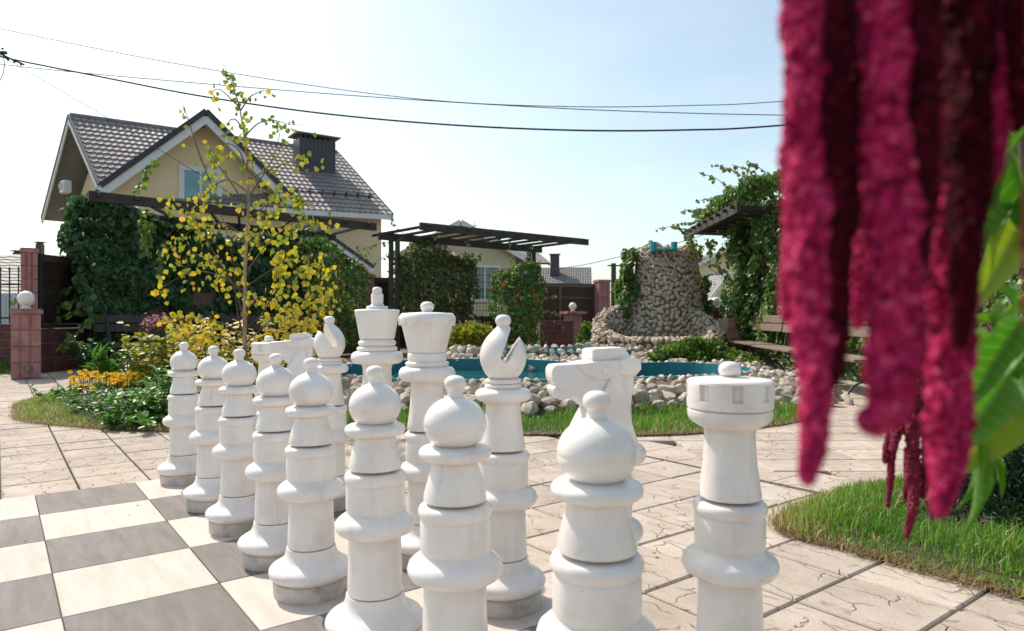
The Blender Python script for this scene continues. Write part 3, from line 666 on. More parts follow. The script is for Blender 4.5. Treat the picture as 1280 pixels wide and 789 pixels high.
# bishop's head with the slot cut by a real boolean
def cut_head():
    a = MB(); a.lathe(BISHOP_HEAD, 96); ma = a.mesh('head'); oa = bpy.data.objects.new('head_tmp', ma); COL.objects.link(oa)
    c = MB(); n = 12
    # slot: rounded bottom at z .765 on the axis, leaning outwards to +X
    Rm = Matrix.Rotation(R(22), 3, 'Y'); wv = .0135; vs = []
    pts = [(wv * math.cos(R(180 + 180 * i / n)), wv * math.sin(R(180 + 180 * i / n))) for i in range(n + 1)] + [(wv * 2.3, .16), (-wv * 1.1, .16)]
    base = Vector((.002, 0, .776))
    for y in (-.12, .12):
        for (x, z) in pts: vs.append(base + Rm @ Vector((x, y, z)))
    k = len(pts)
    fs = [tuple(range(k - 1, -1, -1)), tuple(range(k, 2 * k))] + [(i, (i + 1) % k, k + (i + 1) % k, k + i) for i in range(k)]
    c.add(vs, fs); mc = c.mesh('cut'); oc = bpy.data.objects.new('cut_tmp', mc); COL.objects.link(oc)
    md = oa.modifiers.new('b', 'BOOLEAN'); md.object = oc; md.operation = 'DIFFERENCE'; md.solver = 'EXACT'
    dg = bpy.context.evaluated_depsgraph_get(); dg.update()
    me = bpy.data.meshes.new_from_object(oa.evaluated_get(dg)); me.name = 'head'
    for o, mm_ in ((oa, ma), (oc, mc)): bpy.data.objects.remove(o); bpy.data.meshes.remove(mm_)
    bm = bmesh.new(); bm.from_mesh(me)
    bmesh.ops.remove_doubles(bm, verts=bm.verts, dist=.0004)
    es = [e for e in bm.edges if len(e.link_faces) == 2 and e.calc_face_angle(0) > R(42) and all(v.co.z > .73 for v in e.verts)]
    try: bmesh.ops.bevel(bm, geom=es, offset=.003, segments=2, affect='EDGES', clamp_overlap=True)
    except Exception: pass
    bm.to_mesh(me); bm.free(); smooth_mesh(me, 34)
    me.materials.clear(); me.materials.append(M['white']); return me
ms['bishop_head'] = cut_head()

def chess(name, label, x, y, parts, rz=0.0, group=None):
    t = thing(name, label, 'chess piece', (x, y, .0045), rz, group)
    for nm, me in [('foot', 'foot'), ('base', 'base'), ('shaft', 'shaft')] + parts:
        link(nm, ms[me], None, t)
    return t
def on_line(v, px, x0=0.0):
    """point of the board row v (tile units) seen at column px"""
    k = (px - CX) / FPX; o = UV(0, v)
    s = (k * o.y - o.x) / (U.x - k * U.y); return o + U * s
pawn_px = [230, 267, 299, 345, 389, 469, 569, 746]
plab = ['farthest white pawn, at the flower bed end of the pawn row',
        'second white pawn from the flower bed end of the row',
        'third white pawn from the flower bed end of the row, standing on a cream tile',
        'fourth white pawn from the flower bed, standing in front of the distant knight',
        'fifth white pawn from the flower bed, its whole base clear in view',
        'sixth white pawn from the flower bed, in front of the king and queen',
        'seventh white pawn from the flower bed, in front of the queen and near bishop',
        'nearest white pawn with the largest ball head, in front of the near knight']
for i, px in enumerate(pawn_px):
    p = on_line(.5 if i < 6 else (.5 if i == 6 else .55), px)
    chess('pawn', plab[i], p.x, p.y, [('neck', 'pawn_bell'), ('head', 'pawn_ball'), ('knob', 'knob_pawn')], rnd.uniform(0, 6), 'white pawns in front row')
def back(px, v=1.5): return on_line(v, px)
p = back(336); chess('rook', 'distant white rook at the flower bed end of the back row, mostly hidden behind pawns', p.x, p.y, [('neck', 'rook_bell'), ('battlement', 'rook_top'), ('knob', 'knob_rook')], .2, 'white rooks')
p = back(912, 1.66); chess('rook', 'near white rook with notched battlement top at right, beside the grass patch', p.x, p.y, [('neck', 'rook_bell'), ('battlement', 'rook_top'), ('knob', 'knob_rook')], R(-22.5 - 97), 'white rooks')
bp_ = [('neck', 'bishop_bell'), ('head', 'bishop_head'), ('knob', 'knob_bishop')]
p = back(412); chess('bishop', 'far white bishop with its slot turned to the left, between knight and king', p.x, p.y, bp_, R(215), 'white bishops')
p = back(629); chess('bishop', 'near white bishop with a deep slot open to the upper right', p.x, p.y, bp_, R(4), 'white bishops')
p = back(534); chess('queen', 'white queen with scalloped flared crown and round knob', p.x, p.y, [('neck', 'queen_bell'), ('crown', 'queen_crown'), ('scalloped_lip', 'queen_lip'), ('knob', 'knob_queen')], 0)
p = back(471.5); chess('king', 'white king, tallest piece, plain flared crown with an upright post finial', p.x, p.y, [('neck', 'king_bell'), ('crown', 'king_crown'), ('finial', 'king_post'), ('knob', 'king_cap')], .2)

# knight head: side outline in (forward, up), pushed sideways and rounded
def knight_meshes():
    s = .00245; ax = 117.0 / 1.0
    def q(cx, cy):      # crop pixels (x6.31) -> metres from the axis and height
        px = 640 + cx / 6.31; py = 410 + cy / 6.31
        return (755.5 - px) * .00245, .9 - (py - 399) * .002145
    body = [(345, 292), (330, 300), (318, 318), (312, 345), (318, 400), (330, 432), (350, 447), (335, 458), (322, 476), (326, 500), (342, 528), (362, 552), (385, 560), (420, 552), (475, 535), (500, 545), (530, 580), (560, 612), (590, 632),
            (575, 665), (555, 710), (530, 780), (500, 860), (470, 930), (455, 985), (950, 985), (945, 930), (930, 860), (915, 800), (905, 750), (905, 700), (912, 600), (922, 500), (930, 410), (928, 300), (800, 270), (610, 275), (520, 284)]
    outm = {}
    def ext(name, pts, hw, taper=None, bev=.01, seg=3):
        P2 = [(lambda r_: (r_[0] * .93, r_[1]))(q(*p)) for p in pts]; b = MB()
        n = len(P2); vs = []
        for sgn in (-1, 1):
            for (f, z) in P2:
                w_ = hw if taper is None else taper(f, z)
                vs.append((f, sgn * w_, z))
        fs = [tuple(range(n - 1, -1, -1)), tuple(range(n, 2 * n))] + [(i, (i + 1) % n, n + (i + 1) % n, n + i) for i in range(n)]
        b.add(vs, fs); me = b.mesh(name)
        bm = bmesh.new(); bm.from_mesh(me)
        es = [e for e in bm.edges if len(e.link_faces) == 2 and any(len(f.verts) > 8 for f in e.link_faces)]
        bmesh.ops.bevel(bm, geom=es, offset=bev, segments=seg, profile=.55, affect='EDGES', clamp_overlap=True)
        bm.to_mesh(me); bm.free(); smooth_mesh(me, 40); me.materials.append(M['white']); return me
    def tp(f, z):
        w_ = .040
        if z > .68: w_ = .043 - .012 * max(0, min(1, (f - .02) / .12))
        if z < .66: w_ = .040 + .030 * min(1, (.66 - z) / .09)
        return w_
    outm['head'] = ext('head', body, .04, tp, .012, 4)
    brow = [(500, 283), (520, 320), (560, 365), (620, 398), (700, 400), (780, 385), (820, 372), (925, 385), (975, 330), (968, 256), (905, 236), (850, 238), (800, 256), (610, 268)]
    outm['brow'] = ext('brow', brow, .056, lambda f, z: .056 if f < .06 else .050, .006, 3)
    cap = [(609, 272), (609, 182), (640, 172), (850, 164), (880, 200), (908, 240), (820, 262)]
    outm['cap'] = ext('forelock', cap, .040, None, .004, 2)
    caps2 = [(604, 246), (604, 236), (905, 226), (912, 236), (890, 244)]
    outm['cap_ridge'] = ext('ridge', caps2, .0425, None, .002, 2)
    lips = [(324, 470), (330, 462), (400, 480), (480, 470), (520, 455), (520, 470), (480, 488), (410, 500), (345, 500), (326, 490)]
    outm['lip'] = ext('lip', lips, .034, None, .003, 2)
    f, z = q(706, 330)
    e = MB(); 
    for sgn in (-1, 1):
        e = MB(); e.sphere((f * .93, sgn * .056, z), .0145, 16, 10, (1, .55, 1.05))
        me = e.mesh('eye'); smooth_mesh(me, 60); me.materials.append(M['white']); outm['eye' if sgn < 0 else 'eye_r'] = me
    f, z = q(372, 350)
    e = MB()
    for sgn in (-1, 1):
        e = MB(); e.sphere((f * .93, sgn * .030, z), .011, 14, 8, (1.3, .5, .8))
        me = e.mesh('nostril'); smooth_mesh(me, 60); me.materials.append(M['white']); outm['nostril' if sgn < 0 else 'nostril_r'] = me
    return outm
km = knight_meshes()
for k_, v_ in km.items(): ms['kn_' + k_] = v_
kparts = [('neck', 'knight_bell'), ('head', 'kn_head')]
def knight(label, p, rz):
    t = chess('knight', label, p.x, p.y, kparts, rz, 'white knights')
    hd = [c for c in t.children if c.name.startswith('head')][0] if t.children else None
    for nm in ('brow', 'cap', 'cap_ridge', 'lip', 'eye', 'eye_r', 'nostril', 'nostril_r'):
        real = {'cap': 'forelock', 'cap_ridge': 'ridge', 'eye_r': 'eye', 'nostril_r': 'nostril'}.get(nm, nm)
        link(real, ms['kn_' + nm], None, hd if hd is not None else t)
bpy.context.view_layer.update()
pk = back(753, 1.53); knight('near white knight in profile facing left, behind the nearest pawn', pk, PI + R(14))
pk = back(374); knight('far white knight facing left, behind the fourth pawn and beside the far bishop', pk, PI + R(10))
# ============================================================ POOL AND ROCKERY
pool = thing('pool', 'kidney shaped garden pool with turquoise painted walls and pale stone rim', 'pool', (0.3, 8.3, 0))
n = len(POOL_IN)
RIMZ = .30
pw = MB()
vs = [(x, y, RIMZ) for x, y in POOL_IN] + [(x, y, -.02) for x, y in POOL_IN] + [(x, y, RIMZ) for x, y in offset_poly(POOL_IN, lambda p: .07)] + [(x, y, -.02) for x, y in offset_poly(POOL_IN, lambda p: .07)]
pw.add(vs, [(i, (i + 1) % n, n + (i + 1) % n, n + i) for i in range(n)] + [(i, 2 * n + i, 2 * n + (i + 1) % n, (i + 1) % n) for i in range(n)] + [(2 * n + i, 3 * n + i, 3 * n + (i + 1) % n, 2 * n + (i + 1) % n) for i in range(n)])
build('basin_wall', pw, M['pool'], pool)
wt = MB(); wt.add([(x, y, .125) for x, y in offset_poly(POOL_IN, lambda p: .01)], [tuple(range(n))])
o = build('water', wt, M['water']); o['kind'] = 'structure'
# soil bank under the stones
bk = MB(); a = offset_poly(POOL_IN, lambda p: .075); b_ = POOL_OUT
m1 = offset_poly(POOL_IN, lambda p: .075 + (rock_w(p) - .075) * .45)
bk.add([(x, y, RIMZ - .02) for x, y in a] + [(x, y, .20) for x, y in m1] + [(x, y, -.03) for x, y in b_], [(i, (i + 1) % n, n + (i + 1) % n, n + i) for i in range(n)] + [(n + i, n + (i + 1) % n, 2 * n + (i + 1) % n, 2 * n + i) for i in range(n)])
build('bank', bk, M['stone_mortar'], pool)
ROCKS = [rock_mesh('stone', s, 2, .8, M['stone']) for s in range(7)]
ROCKSB = [rock_mesh('stone', 20 + s, 1, .72, M['stone_b']) for s in range(6)]
def place_stones(lst, parent, meshes, mat_, name='stone', nmax=300):
    """lst: (pos, size, normal or None). The 300 that show largest become parts, the rest one joined part"""
    cp = Vector((0, 0, HC))
    key = lambda s: -s[1] / max(.5, (Vector(s[0]) - cp).length) if inview(s[0][0], s[0][1]) else 0
    lst = sorted(lst, key=key)
    pl = Vector(parent.location)
    VS, FS, base = [], [], 0
    for i, (p, sz, nn) in enumerate(lst):
        me = meshes[rnd.randrange(len(meshes))]
        if nn is None: rot = Matrix.Rotation(rnd.uniform(0, 6.28), 3, 'Z') @ Matrix.Rotation(rnd.uniform(-.6, .6), 3, 'X') @ Matrix.Rotation(rnd.uniform(-.6, .6), 3, 'Y')
        else: rot = Vector(nn).to_track_quat('Z', 'Y').to_matrix() @ Matrix.Rotation(rnd.uniform(0, 6.28), 3, 'Z') @ Matrix.Rotation(rnd.uniform(-.35, .35), 3, 'X')
        sc = Vector((sz * rnd.uniform(.9, 1.2), sz * rnd.uniform(.85, 1.1), sz * rnd.uniform(.8, 1.1)))
        if i < nmax:
            o = link(name, me, None, parent, Vector(p) - pl); o.rotation_euler = rot.to_euler(); o.scale = sc
        else:
            A = np.array([v.co for v in me.vertices]) * np.array(sc); A = A @ np.array(rot).T + np.array(Vector(p) - pl)
            F_ = np.array([tuple(q.vertices) for q in me.polygons]) + base; base += len(A); VS.append(A); FS.append(F_)
    if VS:
        me = np_mesh(name, np.vstack(VS), np.vstack(FS)); smooth_mesh(me, 30)
        o = link(name, me, mat_, parent); o['kind'] = 'stuff'
def along(poly, step):
    o = []; n_ = len(poly); acc = 0
    for i in range(n_):
        a_ = Vector((*poly[i], 0)); c_ = Vector((*poly[(i + 1) % n_], 0)); d = (c_ - a_).length; nd = (c_ - a_).normalized(); nrm = Vector((nd.y, -nd.x, 0))
        t = -acc
        while t + step < d:
            t += step; o.append((a_ + nd * t, nrm))
        acc = d - t
    return o
st = []
for p, nn in along(POOL_IN, .105):      # kerb of small stones on the rim
    st.append((p + nn * rnd.uniform(.03, .09) + Vector((0, 0, RIMZ - .025 + rnd.uniform(.0, .02))), rnd.uniform(.08, .125), None))
for f, zz, s0, s1, stp in ((.12, .235, .11, .18, .13), (.22, .20, .13, .22, .15), (.33, .155, .15, .24, .16), (.44, .12, .16, .28, .17), (.54, .05, .15, .25, .17)):
    for p, nn in along(POOL_IN, stp):
        wv = rock_w(p); k = f / .55
        st.append((p + nn * (k * wv + rnd.uniform(-.05, .05)) + Vector((0, 0, zz + rnd.uniform(-.02, .03))), rnd.uniform(s0, s1), None))
        if wv > .7: st.append((p + nn * ((k * wv) + .12 + rnd.uniform(-.08, .08)) + Vector((0, 0, max(.02, zz - .04))), rnd.uniform(s0, s1) * .85, None))
# stray stones spilling onto the right hand path side
for _ in range(90):
    x = rnd.uniform(2.9, 3.9); y = rnd.uniform(8.2, 11.4)
    st.append((Vector((x, y, .03 + .10 * max(0, 1 - abs(x - 3.2)) * rnd.random())), rnd.uniform(.10, .22), None))
place_stones(st, pool, ROCKS, M['stone'])

# upper channel feeding the pool
UP = [tuple(p) for p in spline([(-.9, 12.3), (0, 11.75), (1.0, 11.8), (2.0, 12.3), (2.3, 13.0), (1.2, 13.4), (-.2, 13.2)], 6)]
up = thing('upper_pool', 'narrow turquoise upper pool with stone edging at the foot of the rock waterfall', 'pool', (.8, 12.6, 0))
nu = len(UP); b = MB()
UPO = offset_poly(UP, lambda p: .08); 
b.add([(x, y, .34) for x, y in UP] + [(x, y, 0) for x, y in UP] + [(x, y, .34) for x, y in UPO] + [(x, y, 0) for x, y in UPO], [(i, (i + 1) % nu, nu + (i + 1) % nu, nu + i) for i in range(nu)] + [(i, 2 * nu + i, 2 * nu + (i + 1) % nu, (i + 1) % nu) for i in range(nu)] + [(2 * nu + i, 3 * nu + i, 3 * nu + (i + 1) % nu, 2 * nu + (i + 1) % nu) for i in range(nu)])
build('basin_wall', b, M['pool'], up)
b = MB(); b.add([(x, y, .23) for x, y in UP], [tuple(range(nu))]); o = build('water', b, M['water']); o['kind'] = 'structure'
st = []
for p, nn in along(UP, .16):
    for k in range(3):
        st.append((p + nn * (.10 + k * .17 + rnd.uniform(-.04, .04)) + Vector((0, 0, .35 - k * .09)), rnd.uniform(.14, .24), None))
# rocks between the two pools
for _ in range(230):
    x = rnd.uniform(.2, 3.6); y = rnd.uniform(9.9, 12.0)
    if in_poly(np.array([x]), np.array([y]), POOL_IN)[0]: continue
    st.append((Vector((x, y, .16 + rnd.uniform(0, .07))), rnd.uniform(.13, .26), None))
place_stones(st, up, ROCKS, M['stone'], nmax=260)
sh = MB(); sh.poly([(-.6, 10.6), (.3, 10.25), (1.0, 9.75), (2.4, 9.8), (3.4, 9.9), (3.9, 12.5), (3.8, 14.5), (.9, 14.2), (.5, 13.8), (3.1, 13.2), (2.6, 12.0), (1.0, 11.4), (-.4, 11.6)], -.03, .15)
build('rockery_soil', sh, M['soil'])['kind'] = 'structure'

# ============================================================ ROCK WATERFALL
tw = thing('rock_waterfall', 'rubble stone waterfall tower with a horseshoe basin and turquoise spout', 'waterfall', (3.4, 15.4, 0))
TC = Vector((3.60, 16.0, 0)); BC = Vector((3.17, 14.9, 0))
def tower_r(z): 
    t = max(0, min(1, z / 2.6)); return 1.08 - .38 * t ** .8 + .28 * max(0, 1 - z / 1.1) ** 2
def tower_pt(a, z):
    r = tower_r(z) * (1 + .05 * math.sin(3 * a + 1) + .05 * mnoise.noise(Vector((math.cos(a) * 2, math.sin(a) * 2, z * 1.6))))
    lean = (.06 * z)
    return TC + Vector((r * math.cos(a) * .95 + .02 * z, r * math.sin(a) * .8 + lean, z))
def top_h(a):
    # raised shoulder at left and right of the spout, low lip in the middle of the front
    return 2.55 + .10 * math.sin(a * 2 + .5) + .04 * math.sin(5 * a)
b = MB(); na, nz_ = 40, 14; vs = []
for j in range(nz_ + 1):
    for i in range(na):
        a = 2 * PI * i / na; p = tower_pt(a, top_h(a) * j / nz_); c = Vector((TC.x, TC.y, p.z)); vs.append(c + (p - c) * .985)
fs = [(j * na + i, j * na + (i + 1) % na, (j + 1) * na + (i + 1) % na, (j + 1) * na + i) for j in range(nz_) for i in range(na)] + [tuple(nz_ * na + i for i in range(na))]
b.add(vs, fs); build('tower_core', b, M['stone_mortar'], tw, smooth=60)
def crest(a):    # a: 0 at +X, 90 back. height of the basin wall
    s = math.sin(a)          # 1 at the back, -1 at the front
    return .50 + .78 * max(0, (s + .75) / 1.75) ** 1.15
def ring(a, r, z):
    return BC + Vector((r * math.cos(a) * 1.0, r * math.sin(a) * .78, z))
b = MB(); vs = []; na = 56; prof = [(1.46, 0.0), (1.40, .5), (1.30, 1.0), (1.16, 1.0), (1.08, .5), (1.04, .0)]
for i in range(na):
    a = 2 * PI * i / na
    for r, k in prof: vs.append(ring(a, r * .98, crest(a) * k * .97))
k = len(prof); fs = []
for i in range(na):
    for j in range(k - 1): fs.append((i * k + j, ((i + 1) % na) * k + j, ((i + 1) % na) * k + j + 1, i * k + j + 1))
b.add(vs, fs); build('basin_core', b, M['stone_mortar'], tw, smooth=60)
b = MB(); b.add([ring(2 * PI * i / na, 1.07, .18) for i in range(na)], [tuple(range(na))]); build('basin_water', b, M['water'], tw)
st = []
# rubble stones packed irregularly over the tower
def packed(w_, h_, tries, dmin):
    pts = []; g_ = {}
    for _ in range(tries):
        x, y = rnd.random() * w_, rnd.random() * h_; r_ = dmin * rnd.choice((.8, 1, 1, 1.3)); k0, k1 = int(x / .16), int(y / .16); ok = True
        for i in (-1, 0, 1):
            for j in (-1, 0, 1):
                for (px_, py_, pr) in g_.get((k0 + i, k1 + j), ()):
                    if (px_ - x) ** 2 + (py_ - y) ** 2 < ((pr + r_) / 2) ** 2: ok = False
        if ok: g_.setdefault((k0, k1), []).append((x, y, r_)); pts.append((x, y, r_))
    return pts
for x, z, r_ in packed(2 * PI * .95, 2.68, 22000, .092):
    a = x / .95
    if z < top_h(a) + .03: st.append((tower_pt(a, z), r_ * rnd.uniform(1.55, 1.9), Vector((math.cos(a), math.sin(a), .15))))
for i in range(46):       # rough cap
    a = rnd.uniform(0, 2 * PI); rr_ = rnd.uniform(.2, .9)
    p = tower_pt(a, top_h(a)); c = Vector((TC.x, TC.y + .15, p.z)); st.append((c + (p - c) * rr_ + Vector((0, 0, -.02)), rnd.uniform(.12, .2), None))
for side in (1, -1):
    for x, z, r_ in packed(2 * PI * 1.25, 1.35, 12000, .095):
        a = x / 1.25; cz = crest(a)
        if z < cz:
            k_ = z / cz; q_ = (1.46 - .10 * k_) if side == 1 else (1.05 + .07 * k_)
            st.append((ring(a, q_, z), r_ * rnd.uniform(1.55, 1.9), Vector((math.cos(a) * side, math.sin(a) * side, .2))))
a = 0
while a < 2 * PI:
    for r_ in (1.18, 1.30, 1.38):
        st.append((ring(a, r_ + rnd.uniform(-.03, .03), crest(a) * (1.0 if r_ < 1.35 else .93)), rnd.uniform(.13, .20), Vector((0, 0, 1))))
    a += .10
# skirt of loose stones at its foot
for _ in range(150):
    a = rnd.uniform(PI * .9, PI * 2.1); r_ = rnd.uniform(1.45, 1.95); st.append((ring(a, r_, .20 - (r_ - 1.45) * .22 + rnd.uniform(0, .05)), rnd.uniform(.13, .24), None))
place_stones(st, tw, ROCKSB, M['stone_b'])
# spout: two posts and a trough between
c0 = P(816, 308, 15.35); c1 = P(842, 308, 15.35)
for c in (c0, c1):
    b = MB(); b.tube([c + Vector((0, -.05, -.12)), c + Vector((0, -.05, .09))], .07, 14); build('spout_post', b, M['pool_top'], tw, smooth=40)
b = MB(); b.box(((c0.x + c1.x) / 2, c0.y + .1, c0.z - .085), (.5, .5, .03)); build('trough', b, M['pool_top'], tw)
m, N, L = newmat('falling_water'); o = N.new('ShaderNodeOutputMaterial'); bs = N.new('ShaderNodeBsdfPrincipled'); L.new(bs.outputs[0], o.inputs[0])
v = objcoord(N, L, (60, 60, 3)); nn_ = noise(N, L, v, 1, 3); rr_ = ramp(N, [(.45, (0, 0, 0)), (.6, (.6, .6, .6))]); L.new(nn_, rr_.inputs[0]); L.new(rr_.outputs[0], bs.inputs['Alpha']); bs.inputs['Base Color'].default_value = (.8, .82, .84, 1); bs.inputs['Roughness'].default_value = .2
M['fallwater'] = m
b = MB()
for k in range(3):
    x = (c0.x + c1.x) / 2 - .04 + k * .035 + rnd.uniform(-.01, .01); b.tube([(x, c0.y - .16, c0.z - .09), (x, c0.y - .22, c0.z - .3), (x + .01, c0.y - .30, c0.z - 1.0 - rnd.uniform(0, .8))], [.006, .005, .004], 5)
build('falling_water', b, M['fallwater'], tw)

# ============================================================ WALLS, PILLARS, FENCES
def block_mesh(name, sx, sy, sz, m, rib=0):
    b = MB(); b.box((0, 0, 0), (sx, sy, sz)); me = b.mesh(name)
    bm = bmesh.new(); bm.from_mesh(me)
    bmesh.ops.bevel(bm, geom=list(bm.edges), offset=min(sx, sz) * .05, segments=1, affect='EDGES'); bm.to_mesh(me); bm.free(); me.materials.append(m); return me
def block_wall(a, b_, z0, h, courses, bl, thick, m, label, gname=None, cap=False):
    a = Vector(a); b_ = Vector(b_); d = b_ - a; Ln = d.length; d.normalize(); rz = math.atan2(d.y, d.x)
    t = thing('block_wall', label, 'wall', (a.x, a.y, 0), 0, gname)
    core = MB(); core.beam(a + Vector((0, 0, z0 + h / 2 - .01)), b_ + Vector((0, 0, z0 + h / 2 - .01)), thick - .03, h - .02); build('mortar', core, M['mortar'], t)
    ch = h / courses; cache = {}
    for c in range(courses):
        x = -(.5 * bl if c % 2 else 0)
        while x < Ln:
            x0, x1 = max(0, x), min(Ln, x + bl)
            if x1 - x0 > .06:
                key = round(x1 - x0, 3)
                if key not in cache: cache[key] = block_mesh('block', x1 - x0 - .012, thick, ch - .012, m)
                o = link('block', cache[key], None, t, d * ((x0 + x1) / 2) + Vector((0, 0, z0 + (c + .5) * ch))); o.rotation_euler = (0, 0, rz + rnd.uniform(-.004, .004))
            x += bl
    return t
def pillar(pos, w_, h, courses, m, label, globe=None, capw=None, rz=0.0, ribs=3, hole=False, name='brick_pillar'):
    t = thing(name, label, 'pillar', (pos[0], pos[1], 0), rz)
    ch = h / courses; me = None
    # fluted block: three rounded ribs per face
    b = MB(); hw = w_ / 2; out_ = []
    for side in range(4):
        for k in range(ribs):
            for q in range(5):
                s_ = -hw + w_ * (k + (q / 4)) / ribs; dd = hw + .0 - (.022 if q in (0, 4) and not (k == 0 and q == 0) and not (k == ribs - 1 and q == 4) else 0)
                if (k == 0 and q == 0) or (k == ribs - 1 and q == 4): dd = hw; s_ *= 1
                x, y = s_, -dd
                if (k == ribs - 1 and q == 4): continue
                for _ in range(side): x, y = -y, x
                out_.append((x, y))
    b.poly(out_, -ch / 2 + .006, ch / 2 - .006); me = b.mesh('block'); me.materials.append(m)
    c_ = MB(); c_.box((0, 0, h / 2), (w_ - .05, w_ - .05, h)); link('core', c_.mesh('core'), M['mortar'], t)
    for c in range(courses): link('block', me, None, t, (0, 0, (c + .5) * ch))
    if capw:
        cb = MB(); cb.box((0, 0, h + .03), (capw, capw, .06)); cb.box((0, 0, h + .068), (capw * .86, capw * .86, .02)); mm_ = cb.mesh('cap'); link('cap', mm_, m, t)
    if hole:
        hb = MB(); k0 = len(hb.v)
        hb.lathe([(.030, -.02), (.058, -.02), (.062, 0), (.058, .008), (.034, .008), (.030, -.02)], 24, cap=False)
        hb.v = [(x + .02, -hw - z, y + ch * .62) for x, y, z in hb.v]; link('socket', hb.mesh('socket'), M['stone_mortar'], t)
    if globe:
        L_ = thing('globe_lamp', globe, 'lamp', (pos[0], pos[1], h + .078 if capw else h), rz, 'opal globe lamps on pillars')
        n_ = MB(); n_.lathe([(.07, 0), (.07, .02), (.055, .025), (.055, .05)], 24); link('lamp_base', n_.mesh('lamp_base'), M['globe'], L_)
        s_ = MB(); s_.sphere((0, 0, .155), .118, 28, 18); gm = s_.mesh('globe'); smooth_mesh(gm, 80); link('globe', gm, M['globe'], L_)
    return t
# left front pillar with its globe
pillar((-7.44, 10.45), .37, .98, 4, M['pink_block'], 'square reddish pillar with ribbed blocks and cap at the left edge of the court', globe='white glass globe lamp on the left ribbed pillar', capw=.43, rz=R(35), hole=True)
pillar((-8.17, 11.55), .235, 2.02, 9, M['pink_block'], 'tall slim reddish fence pillar behind the left globe lamp', capw=.27, rz=R(35))
B = Vector((-3.92, 18.3, 0)); pillar((B.x, B.y), .38, 2.02, 9, M['pink_block'], 'tall reddish fence pillar left of the rear pergola, behind the king', capw=.44, rz=R(25))
Cc = Vector((2.92, 22.2, 0)); pillar((Cc.x, Cc.y), .40, 2.10, 9, M['pink_block'], 'tall reddish fence pillar left of the rock waterfall', capw=.44, rz=R(20))
A = Vector((-8.0, 11.6, 0)); Mid = Vector((-5.9, 14.9, 0))
block_wall((-8.0, 11.42, 0), (-7.98, 14.6, 0), 0, .74, 3, .50, .2, M['red_block'], 'low wall of big dark red split blocks under the brown slats at left')
block_wall(Mid, (B.x - .2, B.y - .1, 0), 0, 1.12, 4, .50, .2, M['red_block'], 'low dark red block wall between the birch and the king')
block_wall((-12.5, 11.9, 0), (-8.2, 11.75, 0), 0, .82, 6, .40, .2, M['red_block'], 'dark brick wall under the iron fence at the far left edge')
block_wall((.75, 19.7, 0), (1.75, 20.3, 0), 0, .86, 3, .50, .25, M['red_block'], 'short dark red block wall right of the rose pergola')
pillar((1.86, 20.9), .42, 1.06, 4, M['pink_block'], 'short ribbed pillar with globe lamp left of the rock waterfall', globe='white glass globe lamp on the short pillar before the brown panel', capw=.66, rz=R(20))
pillar((5.08, 17.0), .30, 1.10, 4, M['red_block'], 'short dark pillar with globe lamp right of the rock waterfall', globe='white glass globe lamp in front of the white car', capw=.42, rz=R(10))
block_wall((4.56, 14.8, 0), (5.5, 15.3, 0), 0, .92, 4, .32, .3, M['coral_block'], 'sunlit coral block wall between waterfall and long benches')

def slat_fence(a, b_, z0, z1, pitch, m, label, posts=2, gap_at=None):
    a = Vector(a); b_ = Vector(b_); d = (b_ - a).normalized(); nrm = Vector((d.y, -d.x, 0))
    t = thing('slat_fence', label, 'fence', (a.x, a.y, 0))
    for k in range(posts + 1):
        p = a + (b_ - a) * (k / posts); bb_ = MB(); bb_.box((p.x, p.y, (z0 + z1) / 2), (.07, .07, z1 - z0 + .04), math.atan2(d.y, d.x)); build('post', bb_, M['dtrim'] if m is M['slat'] else m, t)
    for zz in (z0 + .02, z1 - .03):
        bb_ = MB(); bb_.beam(a + Vector((0, 0, zz)), b_ + Vector((0, 0, zz)), .06, .07 if zz < z1 - .1 else .12); build('rail', bb_, m, t)
    z = z0 + .08; sl = MB(); 
    L_ = (b_ - a).length
    s_ = MB(); s_.beam((0, 0, 0), (L_ - .08, 0, 0), .012, pitch * 1.02, up=(0, -.75, 1)); me = s_.mesh('slat'); me.materials.append(m)
    while z < z1 - .1:
        if not (gap_at and abs(z - gap_at) < pitch * .6):
            o = link('slat', me, None, t, Vector((d.x * .04, d.y * .04, z))); o.rotation_euler = (0, 0, math.atan2(d.y, d.x))
        z += pitch
    bkp = MB(); bkp.beam(a + nrm * -.035 + Vector((0, 0, (z0 + z1) / 2)), b_ + nrm * -.035 + Vector((0, 0, (z0 + z1) / 2)), .01, z1 - z0 - .12); build('backing', bkp, m, t)
    return t
slat_fence((-8.02, 11.60, 0), (-8.0, 14.75, 0), .76, 1.98, .047, M['slat'], 'dark brown slatted screen above the block wall beside the creeper hedge', 2, 1.42)
slat_fence((B.x + .25, B.y + .15, 0), (-2.7, 19.2, 0), .1, 2.0, .055, M['slat'], 'dark brown slatted gate between reddish pillar and pergola post', 1, 1.35)
slat_fence((.4, 21.5, 0), (Cc.x - .25, Cc.y + .05, 0), .75, 2.02, .055, M['slat_far'], 'sunlit brown slatted panel right of the rose pergola', 2, 1.62)

